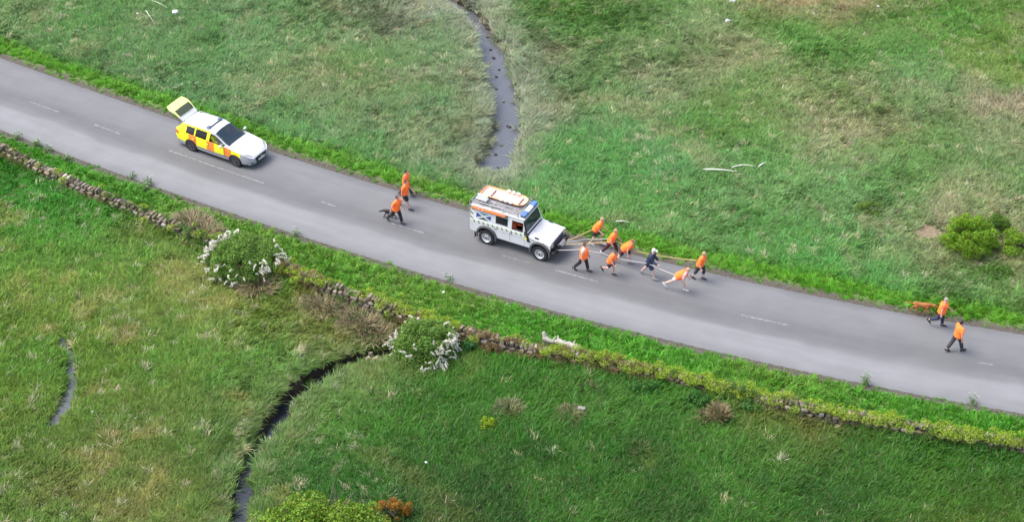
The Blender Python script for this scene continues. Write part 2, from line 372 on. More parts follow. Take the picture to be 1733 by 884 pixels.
tag(link('ground', me), 'rough green pasture and verges on both sides of the road', None, kind='structure')

# ------------------------------------------------------------------ road
def along(x0, x1, step):
    xs = [x0]
    while xs[-1] < x1: xs.append(xs[-1]+step/math.sqrt(1+float(road_slope(xs[-1]))**2))
    return np.array(xs)
def road_pt(x, s):
    m = float(road_slope(x)); q = math.sqrt(1+m*m); return x-m/q*s, float(road_y(x))+s/q
xs = np.concatenate([np.linspace(-420, -40, 20), along(-39, 36, .3), np.linspace(40, 420, 20)])
ns = 25; V = []; UVs = []; dist = 0; px_, py_ = None, None
for i, x in enumerate(xs):
    cx, cy = road_pt(x, 0)
    if px_ is not None: dist += math.hypot(cx-px_, cy-py_)
    px_, py_ = cx, cy
    e0 = HALF+.06*float(fbm(dist, 3., .9, 131))+.10*float(vnoise(dist, 9., .25, 133)); e1 = HALF+.05*float(fbm(dist, 7., .9, 137))
    for j in range(ns):
        t = j/(ns-1); s = -e1+t*(e0+e1); xx, yy = road_pt(x, s)
        zz = .055*(1-(s/HALF)**2)+(-.03 if j in (0, ns-1) else 0)
        V.append((xx, yy, zz)); UVs.append((dist, s))
Fq = [(i*ns+j, (i+1)*ns+j, (i+1)*ns+j+1, i*ns+j+1) for i in range(len(xs)-1) for j in range(ns-1)]
m, n, p = newmat('worn_asphalt'); L = n.links.new; N = n.nodes.new
me = pymesh('road', V, Fq, m, smooth=True)
uv = me.uv_layers.new(name='UVMap'); li = np.zeros(len(me.loops), np.int32); me.loops.foreach_get('vertex_index', li)
uv.data.foreach_set('uv', np.array(UVs, np.float32)[li].ravel())
uvn = N('ShaderNodeUVMap'); sp = N('ShaderNodeSeparateXYZ'); L(uvn.outputs[0], sp.inputs[0])
wob = N('ShaderNodeTexNoise'); wob.inputs['Scale'].default_value = .22; wob.inputs['Detail'].default_value = 3; L(uvn.outputs[0], wob.inputs['Vector'])
wv = N('ShaderNodeMath'); wv.operation = 'MULTIPLY_ADD'; wv.inputs[1].default_value = .9; L(wob.outputs[0], wv.inputs[0]); L(sp.outputs['Y'], wv.inputs[2])
rp = N('ShaderNodeValToRGB'); mrn = N('ShaderNodeMapRange'); mrn.inputs[1].default_value = -2.3; mrn.inputs[2].default_value = 3.2; L(wv.outputs[0], mrn.inputs[0]); L(mrn.outputs[0], rp.inputs[0])
# lanes of different wear across the road: near lane bleached, patched strip by the centre line, far lane
stops = [(0, .150), (.07, .178), (.18, .203), (.31, .198), (.36, .146), (.44, .124), (.52, .122), (.60, .138), (.70, .152), (.80, .158), (.90, .160), (1.0, .128)]
el = rp.color_ramp.elements
for i, (t, v) in enumerate(stops):
    e = el[i] if i < 2 else el.new(t)
    e.position = t; e.color = (v*.865, v*.88, v*.915, 1)
mp = N('ShaderNodeMapping'); mp.inputs['Scale'].default_value = (.35, 2.2, 1); L(uvn.outputs[0], mp.inputs[0])
st = N('ShaderNodeTexNoise'); st.inputs['Scale'].default_value = 1.0; st.inputs['Detail'].default_value = 6; L(mp.outputs[0], st.inputs['Vector'])
fi = N('ShaderNodeTexNoise'); fi.inputs['Scale'].default_value = 45; fi.inputs['Detail'].default_value = 4; L(uvn.outputs[0], fi.inputs['Vector'])
pa = N('ShaderNodeTexNoise'); pa.inputs['Scale'].default_value = .8; pa.inputs['Detail'].default_value = 5; L(uvn.outputs[0], pa.inputs['Vector'])
def mrange(o, a, b, lo, hi):
    q = N('ShaderNodeMapRange'); q.inputs[1].default_value = a; q.inputs[2].default_value = b; q.inputs[3].default_value = lo; q.inputs[4].default_value = hi; L(o, q.inputs[0]); return q.outputs[0]
def mul(a, b):
    q = N('ShaderNodeMath'); q.operation = 'MULTIPLY'; L(a, q.inputs[0]); L(b, q.inputs[1]); return q.outputs[0]
k = mul(mul(mrange(st.outputs[0], .3, .7, .94, 1.06), mrange(fi.outputs[0], .3, .7, .82, 1.18)), mrange(pa.outputs[0], .3, .7, .94, 1.06))
sv = N('ShaderNodeVectorMath'); sv.operation = 'SCALE'; L(rp.outputs[0], sv.inputs[0]); L(k, sv.inputs['Scale']); L(sv.outputs[0], p.inputs['Base Color'])
p.inputs['Roughness'].default_value = .82
bp = N('ShaderNodeBump'); bp.inputs['Strength'].default_value = .3; bp.inputs['Distance'].default_value = .01; L(fi.outputs[0], bp.inputs['Height']); L(bp.outputs[0], p.inputs['Normal'])
road = tag(link('road', me), 'grey two-lane country road curving across the picture', None, kind='structure')
# worn centre dashes
m_paint, n, p = newmat('worn_white_paint'); L = n.links.new; N = n.nodes.new
ge = N('ShaderNodeNewGeometry'); nz = N('ShaderNodeTexNoise'); nz.inputs['Scale'].default_value = 9; nz.inputs['Detail'].default_value = 7; L(ge.outputs['Position'], nz.inputs['Vector'])
mr = N('ShaderNodeMapRange'); mr.inputs[1].default_value = .42; mr.inputs[2].default_value = .6; L(nz.outputs[0], mr.inputs[0])
mx = N('ShaderNodeMix'); mx.data_type = 'RGBA'; L(mr.outputs[0], mx.inputs[0]); mx.inputs[6].default_value = (.125, .126, .135, 1); mx.inputs[7].default_value = (.21, .21, .215, 1); L(mx.outputs[2], p.inputs['Base Color']); p.inputs['Roughness'].default_value = .8
for a, b, w in [((51,173.5),(100,191),.04), ((160,212),(203,228),.05), ((285,255.6),(447,312),.055), ((544,343),(568,351),.05), ((660,379),(717,396),.055), ((850,434),(909,450),.03), ((940,459),(1012,479),.05), ((1253,535),(1334,553),.055), ((1655,616),(1680,620),.06)]:
    A, B = G(*a), G(*b); k = max(3, int((B-A).length/.4)); mb = MB(); V = []
    for i in range(k+1):
        q = A.lerp(B, i/k); s0 = float(road_s(np.array([A.x+(B.x-A.x)*i/k]), np.array([q.y]))[0]); m_ = float(road_slope(q.x)); xc = q.x+m_/math.sqrt(1+m_*m_)*s0
        s1 = float(np.interp(i/k, [0, 1], [float(road_s(np.array([A.x]), np.array([A.y]))[0]), float(road_s(np.array([B.x]), np.array([B.y]))[0])]))
        for dw_ in (-w, w):
            xx, yy = road_pt(xc, s1+dw_); V.append((xx, yy, .055*(1-((s1+dw_)/HALF)**2)+.005))
    mb.add(V, [(2*i, 2*i+1, 2*i+3, 2*i+2) for i in range(k)]); mb.build('painted_dash', [m_paint], road)

# ------------------------------------------------------------------ water
m_water, n, p = newmat('peaty_water'); L = n.links.new; N = n.nodes.new
ge = N('ShaderNodeNewGeometry'); nz = N('ShaderNodeTexNoise'); nz.inputs['Scale'].default_value = 3.0; nz.inputs['Detail'].default_value = 4; L(ge.outputs['Position'], nz.inputs['Vector'])
bp = N('ShaderNodeBump'); bp.inputs['Strength'].default_value = .4; bp.inputs['Distance'].default_value = .04; L(nz.outputs[0], bp.inputs['Height']); L(bp.outputs[0], p.inputs['Normal'])
p.inputs['Base Color'].default_value = (.022, .026, .034, 1); p.inputs['Roughness'].default_value = .04; p.inputs['IOR'].default_value = 1.58
m_clear = m_water.copy(); m_clear.name = 'silty_sheen_water'; m_clear.node_tree.nodes['Principled BSDF'].inputs['Base Color'].default_value = (.085, .09, .102, 1)  # silt colour, paled further to paint in the reflection of the sky
def ribbon(name, poly, z, grow, label, m_water=m_water):
    P = [Vector((a, b, 0)) for a, b, w in poly]; V = []
    for i, q in enumerate(P):
        t = (P[min(i+1, len(P)-1)]-P[max(i-1, 0)]).normalized(); nn = Vector((-t.y, t.x, 0)); w = poly[i][2]+grow
        V += [q+nn*w+Vector((0, 0, z)), q-nn*w+Vector((0, 0, z))]
    o = MB().add(V, [(2*i, 2*i+1, 2*i+3, 2*i+2) for i in range(len(P)-1)]).build(name, [m_water]); tag(o, label, kind='structure')
ribbon('stream', BURN_UP, WZ, .45, 'narrow stream between pale grassy banks above the road', m_clear)
ribbon('stream', BURN_LO, WZ, .40, 'dark narrow stream curving away below the stone wall')
ribbon('rill', RILL, -.14, .22, 'thin rill of open water in the left pasture', m_clear)

# ------------------------------------------------------------------ grass
def blade_mesh(name, nb, rad, L0, L1, w, lean, fan, rng, mats, droop=.55):
    """nb arching blades leaning mostly towards +x"""
    V = []; Fc = []
    for i in range(nb):
        a = rng.uniform(0, 6.283); r = rad*math.sqrt(rng.uniform()); bx, by = r*math.cos(a), r*math.sin(a)
        az = rng.normal(0, fan); Ln = rng.uniform(L0, L1); le = np.clip(rng.normal(lean, .22), -.2, 1.35); ww = w*rng.uniform(.7, 1.3)
        dx, dy = math.cos(az), math.sin(az); sx, sy = -dy, dx; b0 = len(V)
        tw = rng.uniform(-.5, .5)
        for t, k in ((0, .8), (.35, 1.0), (.7, .75)):
            h = Ln*(t*math.cos(le*.7)-droop*le*t*t*.7); f = Ln*(t*math.sin(le*.7)+.45*le*t*t)
            cxx, cyy = bx+dx*f, by+dy*f
            V += [(cxx-sx*ww*k, cyy-sy*ww*k, h-tw*ww*k), (cxx+sx*ww*k, cyy+sy*ww*k, h+tw*ww*k)]
        t = 1.0; h = Ln*(math.cos(le*.7)-droop*le*.7); f = Ln*(math.sin(le*.7)+.45*le)
        V.append((bx+dx*f, by+dy*f, max(h, -.02)))
        Fc += [(b0, b0+1, b0+3, b0+2), (b0+2, b0+3, b0+5, b0+4), (b0+4, b0+5, b0+6)]
    return pymesh(name, V, Fc, mats, smooth=True)
m_grass = foliage('meadow_blades', (.1, .2, .05), spread=.32, inst='col', trans=.25, rough=.42, straw=(.27, .25, .15), straw_amt=.055, hue=.02, straw_mix=.4)
tcol = bpy.data.collections.new('tufts'); rg = np.random.RandomState(5)
protos = []
for i in range(5): protos.append(blade_mesh('t%02d' % i, 44, .17, .14, .40, .0115, .7, .8, rg, m_grass))        # 0-4 meadow
for i in range(3): protos.append(blade_mesh('t%02d' % (5+i), 30, .13, .10, .2, .011, .35, 2.5, rg, m_grass))      # 5-7 short verge
for i in range(3): protos.append(blade_mesh('t%02d' % (8+i), 44, .13, .33, .6, .0115, .8, .75, rg, m_grass))     # 8-10 sedge
for i in range(3): protos.append(blade_mesh('t%02d' % (11+i), 14, .2, .09, .17, .035, .5, 3, rg, m_grass, droop=.3))   # 11-13 broad-leaved herbs
for i, pm in enumerate(protos):
    o = bpy.data.objects.new('tuft_%02d' % i, pm); tcol.objects.link(o)
def gn_scatter(name, pts, rot, scl, idx, colr, label):
    me = bpy.data.meshes.new(name); me.vertices.add(len(pts)); me.vertices.foreach_set('co', pts.astype(np.float32).ravel())
    for nm, ty, d, key in (('rot', 'FLOAT_VECTOR', rot, 'vector'), ('scl', 'FLOAT_VECTOR', scl, 'vector'), ('idx', 'INT', idx, 'value'), ('col', 'FLOAT_COLOR', np.concatenate([colr, np.ones((len(colr), 1))], 1), 'color')):
        a = me.attributes.new(nm, ty, 'POINT'); a.data.foreach_set(key, np.ascontiguousarray(d, dtype=np.int32 if ty == 'INT' else np.float32).ravel())
    me.materials.append(m_grass)
    o = link(name, me); ng = bpy.data.node_groups.new('scatter_'+name, 'GeometryNodeTree')
    ng.interface.new_socket('Geometry', in_out='INPUT', socket_type='NodeSocketGeometry'); ng.interface.new_socket('Geometry', in_out='OUTPUT', socket_type='NodeSocketGeometry')
    gi = ng.nodes.new('NodeGroupInput'); go = ng.nodes.new('NodeGroupOutput'); ip = ng.nodes.new('GeometryNodeInstanceOnPoints'); ci = ng.nodes.new('GeometryNodeCollectionInfo')
    mp = ng.nodes.new('GeometryNodeMeshToPoints')
    ci.inputs['Collection'].default_value = tcol; ci.inputs['Separate Children'].default_value = True; ci.inputs['Reset Children'].default_value = True
    def na(nm, ty):
        q = ng.nodes.new('GeometryNodeInputNamedAttribute'); q.data_type = ty; q.inputs['Name'].default_value = nm; return q.outputs['Attribute']
    l = ng.links.new
    l(gi.outputs[0], mp.inputs['Mesh']); l(mp.outputs[0], ip.inputs['Points']); l(ci.outputs[0], ip.inputs['Instance']); ip.inputs['Pick Instance'].default_value = True
    l(na('idx', 'INT'), ip.inputs['Instance Index']); l(na('rot', 'FLOAT_VECTOR'), ip.inputs['Rotation']); l(na('scl', 'FLOAT_VECTOR'), ip.inputs['Scale'])
    l(ip.outputs[0], go.inputs[0])
    md = o.modifiers.new('scatter', 'NODES'); md.node_group = ng
    tag(o, label, 'grass', kind='stuff'); return o
SPACING = .165
ax = np.arange(-34, 34, SPACING); ay = np.arange(-22.5, 28.5, SPACING)
X, Y = np.meshgrid(ax, ay); x = (X.ravel()+RNG.uniform(-.5, .5, X.size)*SPACING*1.3); y = (Y.ravel()+RNG.uniform(-.5, .5, X.size)*SPACING*1.3)
ok = (np.abs(x) < 23.5+(y+18)*.235); x, y = x[ok], y[ok]
s = road_s(x, y); ws = wall_s(x, y); a = np.abs(s)
nedge = fbm(x, y, 1.1, 141)
ok = a > 2.75+.38*(nedge-.38)*(s > 0)+.2*(nedge-.4)*(s < 0)
ok &= ~((ws < .28) & (ws > -.31))
dw = np.minimum(pdist(x, y, BURN_UP), pdist(x, y, BURN_LO)); ok &= dw+(nedge-.5)*.55 > .16
ok &= pdist(x, y, RILL) > .13
for ex, ey, er in EXCL: ok &= np.hypot(x-ex, y-ey)+(nedge-.5)*.4*er > er
ok &= RNG.uniform(0, 1, len(x)) > bare(x, y)*.93
ok &= (RNG.uniform(0, 1, len(x)) < .35+.65*sstep(2.9, 3.5, a))
x, y, s, ws, a, dw = x[ok], y[ok], s[ok], ws[ok], a[ok], dw[ok]
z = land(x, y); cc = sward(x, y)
NP = len(x); u = RNG.uniform(0, 1, NP)
idx = RNG.randint(0, 5, NP)
verge = ((s > 0) & (s < 4.4)) | ((s < 0) & (ws > .3))
idx = np.where(verge & (u < .55), RNG.randint(5, 8, NP), idx)
idx = np.where(((s < 0) & (ws > .3)) & (u > .72), RNG.randint(11, 14, NP), idx)
idx = np.where((~verge) & (u > .965), RNG.randint(11, 14, NP), idx)
sedge = ((dw < 1.5) & (~verge)) | ((fbm(x, y, .22, 151) > .66) & (s > 5) & (x < 0))
idx = np.where(sedge & (u < .7), RNG.randint(8, 11, NP), idx)
flow = 1.0 + (fbm(x, y, .14, 161, 2)-.5)*4.4 + (fbm(x, y, .55, 165)-.5)*2.6
lowR = (ws < -.5) & (x > -5); flow = np.where(lowR, fbm(x, y, .12, 171, 2)*3.2-.8, flow)
rot = np.stack([RNG.normal(0, .08, NP), RNG.normal(0, .08, NP), flow+RNG.normal(0, 1, NP)*np.where(lowR, .45, .7)], 1)
sz = RNG.uniform(.7, 1.25, NP)*(.75+.6*fbm(x, y, .5, 181))
sz = np.where(verge, sz*.9, sz); sz = sz*(.45+.55*sstep(2.8, 3.5, a)); sz = np.where(lowR, sz*1.1, sz)
scl = np.stack([sz, sz, sz*RNG.uniform(.8, 1.15, NP)], 1)
pale = (RNG.rand(NP) < np.where(lowR, .003, .025)*(1+2*(fbm(x, y, .4, 185) > .55)))&(~verge); cc = np.where(pale[:, None], cc*.35+lin((176, 170, 138))/GAIN*.65, cc)
cc = cc*(.84+.32*fbm(x, y, 1.7, 187))[:, None]
cc = cc*(1+RNG.normal(0, .10, NP))[:, None]*np.array([1, 1, 1])*(1+RNG.normal(0, .05, (NP, 3)))
sz = sz*np.where((ws < -.28) & (ws > -.75), 1.35, 1.0); scl = np.stack([sz, sz, sz*RNG.uniform(.8, 1.15, NP)], 1)
gn_scatter('meadow_grass', np.stack([x, y, z-.015], 1), rot, scl, idx, np.clip(cc, .005, .6), 'long windblown green grass covering the pasture and verges')
print('grass tufts', NP)

# tufts rooted in the joints and on top of the wall
k = 2600; x = RNG.uniform(-31, 29, k); off = np.where(RNG.rand(k) < .75, -.27, RNG.normal(0, .15, k)); zz = np.where(off < -.25, RNG.uniform(0, .55, k)**1.4, .66)
m_ = wall_slope(x); q = np.sqrt(1+m_*m_); px_, py_ = x-m_/q*off, wall_y(x)+off/q
den = fbm(x, 0*x, .5, 191, 2); keep = RNG.rand(k) < (sstep(.35, .6, den)*.9+.12)*np.where(x < -15, .45, 1)
brown = sstep(.35, .65, fbm(x, 0*x+4, .35, 195, 2))[:, None]
wc = (lin((150, 128, 92))*brown+lin((96, 128, 58))*(1-brown))/1.1*RNG.uniform(.75, 1.2, (k, 1))
wr = np.stack([RNG.normal(0, .1, k), RNG.normal(0, .1, k), np.arctan(m_)-1.57+RNG.normal(0, .8, k)], 1); ws_ = RNG.uniform(.5, .95, (k, 1))*np.ones((1, 3))
i_ = keep
gn_scatter('wall_grass', np.stack([px_, py_, zz+np.minimum(land(px_, py_), .1)], 1)[i_], wr[i_], ws_[i_], RNG.randint(0, 5, k)[i_], wc[i_], 'dry and green grass tufts rooted in the stone wall')

# ------------------------------------------------------------------ dry stone wall
rk = np.random.RandomState(3)
def rock(sx, sy, sz, n=13):
    pts = []
    for i in range(n):
        d = rk.normal(0, 1, 3); d /= np.abs(d).max()**.75*np.linalg.norm(d)**.25
        pts.append(Vector(d*rk.uniform(.7, 1.0)))
    pts += [Vector((a*rk.uniform(.55, .85), b*rk.uniform(.55, .85), c*rk.uniform(.55, .85))) for a in (-1, 1) for b in (-1, 1) for c in (-1, 1)]
    mb = MB().hull([Vector((q.x*sx/2, q.y*sy/2, q.z*sz/2)) for q in pts])
    return mb
def stonemat(name, c, moss=.35):
    m, n, p = newmat(name); L = n.links.new; N = n.nodes.new
    ge = N('ShaderNodeNewGeometry'); oi = N('ShaderNodeObjectInfo'); nz = N('ShaderNodeTexNoise'); nz.inputs['Scale'].default_value = 9; nz.inputs['Detail'].default_value = 6; L(ge.outputs['Position'], nz.inputs['Vector'])
    n2 = N('ShaderNodeTexNoise'); n2.inputs['Scale'].default_value = 2.6; n2.inputs['Detail'].default_value = 3; L(ge.outputs['Position'], n2.inputs['Vector'])
    ad = N('ShaderNodeMath'); ad.operation = 'ADD'; L(oi.outputs['Random'], ad.inputs[0]); L(ge.outputs['Random Per Island'], ad.inputs[1])
    fr = N('ShaderNodeMath'); fr.operation = 'FRACT'; L(ad.outputs[0], fr.inputs[0])
    rp = N('ShaderNodeValToRGB'); e = rp.color_ramp.elements; e[0].color = (c[0]*.55, c[1]*.5, c[2]*.45, 1); e[1].color = (c[0]*1.5, c[1]*1.45, c[2]*1.4, 1)
    q = e.new(.45); q.color = (*c, 1); q = e.new(.7); q.color = (c[0]*1.15, c[1]*.95, c[2]*.75, 1); L(fr.outputs[0], rp.inputs[0])
    mr = N('ShaderNodeMapRange'); mr.inputs[1].default_value = .3; mr.inputs[2].default_value = .7; mr.inputs[3].default_value = .7; mr.inputs[4].default_value = 1.35; L(nz.outputs[0], mr.inputs[0])
    sv = N('ShaderNodeVectorMath'); sv.operation = 'SCALE'; L(rp.outputs[0], sv.inputs[0]); L(mr.outputs[0], sv.inputs['Scale'])
    mk = N('ShaderNodeMapRange'); mk.inputs[1].default_value = .62-moss*.4; mk.inputs[2].default_value = .72-moss*.4; mk.inputs[4].default_value = .8; L(n2.outputs[0], mk.inputs[0])
    mx = N('ShaderNodeMix'); mx.data_type = 'RGBA'; L(mk.outputs[0], mx.inputs[0]); L(sv.outputs[0], mx.inputs[6]); mx.inputs[7].default_value = (.085, .075, .028, 1)
    L(mx.outputs[2], p.inputs['Base Color']); p.inputs['Roughness'].default_value = .9
    b = N('ShaderNodeBump'); b.inputs['Distance'].default_value = .02; L(nz.outputs[0], b.inputs['Height']); L(b.outputs[0], p.inputs['Normal'])
    return m
m_stone = stonemat('lichened_stone', (.20, .175, .145), .42)
m_pale = stonemat('pale_stone', (.30, .285, .26), .1)
m_core = mat('wall_earth', (.05, .04, .03), .95, bump=.6, scale=12)
wall = empty('dry_stone_wall', (float(_wx[130]), float(_wy[130]), 0))
tag(wall, 'long low dry stone wall with mossy top below the road', 'wall')
WO = Vector(wall.location)
def wpt(x, off, z):
    m_ = float(wall_slope(x)); q = math.sqrt(1+m_*m_); return Vector((x-m_/q*off, float(wall_y(x))+off/q, z))-WO
def wang(x): return math.atan(float(wall_slope(x)))
def wtop(x): return .52+.12*(float(fbm(x, 0., .35, 201))-.5)*2 - (.18 if -7.6 < x < -6.6 else 0)
mb = MB(); V = []; xs = np.arange(-33.5, 30.5, .5)
for x in xs:
    h = wtop(x)-.03
    for off, zz in ((-.25, -.25), (-.21, h), (.21, h), (.25, -.25)): V.append(wpt(x, off, zz))
mb.add(V, [(i*4+j, i*4+j+1, i*4+5+j, i*4+4+j) for i in range(len(xs)-1) for j in range(3)])
mb.build('rubble_core', [m_core], wall)
stones = []      # (x, off, z, size, tilt, kind, weight)
cope_clear = lambda x: (x < -15.6) or (-2.3 < x < 1.6) or (-9.3 < x < -8.6)
rs = np.random.RandomState(8)
x = -33.3
while x < 30.3:                                   # stones on edge along the top
    w = rs.uniform(.13, .24)
    if not (-14.4 < x < -10.6 or -4.7 < x < -2.4): stones.append((x+w/2, rs.normal(0, .02), wtop(x)+.11+rs.uniform(-.02, .05), (w*1.02, rs.uniform(.34, .46), rs.uniform(.2, .36)), rs.normal(0, .32), 'cope', 3. if cope_clear(x) else .4))
    x += w
for side in (-1, 1):
    for c in range(4):
        x = -33.3+rs.uniform(0, .2)
        while x < 30.3:
            w = rs.uniform(.2, .44); h = .155
            stones.append((x+w/2, side*(.235-.012*c+rs.normal(0, .018)), .07+c*.148+rs.normal(0, .02), (w*.97, .2, h*rs.uniform(.9, 1.08)), rs.normal(0, .12), 'face', (2. if (x < -14 or -9 < x < -5 or -2.4 < x < 2) else 1.)*(c+1)/4 if side < 0 else 0))
            x += w
stones = [q for q in stones]
vis = lambda q: abs(q[0]+WO.x*0) < 99
order = sorted(range(len(stones)), key=lambda i: -(stones[i][6]*(1 if -26.5 < stones[i][0] < 22 else .01)+.001*rs.rand()))
single = set(order[:300])
protoR = [rock(1, 1, 1).mesh('stone', [m_stone]) for i in range(10)]
protoP = [pm.copy() for pm in protoR[:4]]
for pm in protoP: pm.materials.clear(); pm.materials.append(m_pale)
mass = MB()
for i, (x, off, z, sz, tl, kind, wt) in enumerate(stones):
    pm = protoR[rs.randint(10)]
    if (kind == 'cope' and -1.7 < x < 1.5 and rs.rand() < .6) or rs.rand() < .05: pm = protoP[rs.randint(4)]
    rot = Matrix.Rotation(wang(x), 3, 'Z') @ Matrix.Rotation(tl, 3, 'Y') @ Matrix.Rotation(rs.normal(0, .06), 3, 'X')
    P0 = wpt(x, off, z)
    if i in single: link('stone', pm, wall, P0, rot.to_euler(), sz)
    else:
        pm2 = protoR[rs.randint(10)]; n0 = len(mass.v)
        mass.v += [tuple(rot @ Vector((v.co.x*sz[0], v.co.y*sz[1], v.co.z*sz[2]))+P0) for v in pm2.vertices]
        for f in pm2.polygons: mass.f.append(tuple(n0+k for k in f.vertices)); mass.m.append(0)
tag(mass.build('stonework', [m_stone], wall), None, kind='stuff')

# leaves in quantity -------------------------------------------------------
def leaves(P, Nn, ln, wd, rng, jit=.6):
    """one bent leaf at each point P facing about Nn -> verts, faces"""
    k = len(P); Nn = Nn+rng.normal(0, jit, (k, 3)); Nn /= np.linalg.norm(Nn, axis=1)[:, None]+1e-9
    t = rng.normal(0, 1, (k, 3)); t -= Nn*(t*Nn).sum(1)[:, None]; t /= np.linalg.norm(t, axis=1)[:, None]+1e-9
    b = np.cross(Nn, t); l = (ln*rng.uniform(.6, 1.3, k))[:, None]; w = (wd*rng.uniform(.7, 1.2, k))[:, None]
    V = np.stack([P-t*l*.5, P+b*w*.5+Nn*w*.15, P+t*l*.5-Nn*l*.1, P-b*w*.5+Nn*w*.15], 1).reshape(-1, 3)
    i = np.arange(k)*4; return V, np.stack([i, i+1, i+2, i+3], 1)
def leafmesh(name, V, Fq, mats):
    me = bpy.data.meshes.new(name); me.vertices.add(len(V)); me.vertices.foreach_set('co', V.astype(np.float32).ravel())
    me.loops.add(Fq.size); me.loops.foreach_set('vertex_index', Fq.ravel().astype(np.int32)); me.polygons.add(len(Fq))
    me.polygons.foreach_set('loop_start', (np.arange(len(Fq))*4).astype(np.int32)); me.polygons.foreach_set('loop_total', np.full(len(Fq), 4, np.int32))
    me.update(); me.materials.append(mats); return me
def clump_leaves(C, Rr, npc, ln, wd, rng, flat=1.0, jit=.6, lo=-.35):
    """leaves over the outside of leaf clumps of centres C and radii Rr"""
    Ps = []; Ns = []
    for c, r in zip(C, Rr):
        k = int(npc*(r/np.mean(Rr))**2); d = rng.normal(0, 1, (k, 3)); d /= np.linalg.norm(d, axis=1)[:, None]
        d = d[d[:, 2] > lo]; rr = r*rng.uniform(.55, 1.08, len(d))**.5
        Ps.append(np.array(c)+d*rr[:, None]*np.array([1, 1, flat])); Ns.append(d)
    P = np.concatenate(Ps); return leaves(P, np.concatenate(Ns), ln, wd, rng, jit)
lr = np.random.RandomState(17)
m_moss = foliage('moss_and_stonecrop', (.31, .43, .05), spread=.35, trans=.35, rough=.7, hue=.02)
C = []; Rr = []
for x in np.arange(-32, 30, .06):
    if x < -15.5: k = .10
    elif x < -10.6: k = .35
    elif x < -5.0: k = .95 if not (-8.2 < x < -7.6 or -6.3 < x < -6.0) else .1
    elif x < -2.3: k = .9
    elif x < 1.4: k = .12
    else: k = .45+.55*float(sstep(.25, .4, fbm(x, 2., .45, 215)))
    k *= sstep(.25, .35, fbm(x, 5., .6, 211)) if x < -10.6 or -2.3 < x < 1.4 else 1
    if lr.rand() < k:
        q = wpt(x, lr.normal(-.02, .2), wtop(x)+.19+lr.normal(0, .05)); C.append(tuple(q)); Rr.append(lr.uniform(.09, .26))
V, Fq = clump_leaves(C, Rr, 130, .052, .04, lr, flat=.62, lo=-.6)
tag(link('moss', leafmesh('moss', V, Fq, m_moss), wall), 'bright yellow-green moss capping the wall', kind='stuff')

# ------------------------------------------------------------------ shrubs, trees
m_bark = mat('bark', (.075, .06, .045), .9, bump=.5, scale=18)
def shrub_trunk(root, H, spread, n, rng, r0=.06):
    mb = MB(); mb.tube([(0, 0, -.15), (.02, 0, H*.18), (.03, .02, H*.32)], [r0*1.3, r0, r0*.8], 8)
    for i in range(n):
        a = 6.283*i/n+rng.uniform(-.3, .3); e = spread*rng.uniform(.5, .85)
        p1 = Vector((math.cos(a)*e*.4, math.sin(a)*e*.4, H*rng.uniform(.42, .55))); p2 = Vector((math.cos(a)*e, math.sin(a)*e, H*rng.uniform(.6, .8)))
        mb.tube([(.02, 0, H*.2), p1, p2], [r0*.6, r0*.4, r0*.12], 6)
        for j in range(2):
            b = a+rng.uniform(-.8, .8); mb.tube([p1, p1+Vector((math.cos(b)*e*.35, math.sin(b)*e*.35, H*.22))], [r0*.3, r0*.08], 5)
    return mb.build('trunk', [m_bark], root, smooth=60)
def dome(rx, ry, H, n, rng, r0, r1, base=.1):
    C = []; Rr = []
    while len(C) < n:
        d = rng.normal(0, 1, 3); d /= np.linalg.norm(d)
        if d[2] < -.25: continue
        k = rng.uniform(.55, .9); C.append((d[0]*rx*k, d[1]*ry*k, base*H+max(d[2], -.1)*H*.82*k+.12*H)); Rr.append(rng.uniform(r0, r1))
    return C, Rr
def bush(name, label, cat, loc, rx, ry, H, col, n, npc, leaf, seed, r0=.18, r1=.34, group=None, spread=.35, rz=0., trans=.42, hue=.03):
    rng = np.random.RandomState(seed); root = empty(name, loc, rz); tag(root, label, cat, group)
    shrub_trunk(root, H, min(rx, ry), 6, rng, .035+.02*H)
    C, Rr = dome(rx, ry, H, n, rng, r0, r1)
    V, Fq = clump_leaves(C, Rr, npc*1.7, leaf*1.3, leaf*.85, rng)
    link('crown', leafmesh('crown', V, Fq, foliage('leaves_'+name, col, spread, trans=trans, hue=hue)), root)
    return root, rng
def gloc(px, py): q = G(px, py); return (q.x, q.y, zl(q.x, q.y)-.02)
m_petal = foliage('may_blossom', (.66, .65, .54), .15, trans=.15, hue=.01)
def blossom_spray(rng, L0):
    """an arching twig thick with white flower heads"""
    k = 64; P = []; Nn = []
    for i in range(k):
        t = rng.uniform(.12, 1); c = np.array([L0*t, 0, L0*(.22*t-.62*t*t)]); d = rng.normal(0, 1, 3); d /= np.linalg.norm(d)
        P.append(c+d*rng.uniform(.02, .085)*(1.15-.4*t)); Nn.append(d+np.array([0, 0, .6]))
    V, Fq = leaves(np.array(P), np.array(Nn), .075, .065, rng, .3)
    return leafmesh('blossom_spray', V, Fq, m_petal)
sprays = [blossom_spray(np.random.RandomState(60+i), .32+.05*(i % 4)) for i in range(7)]
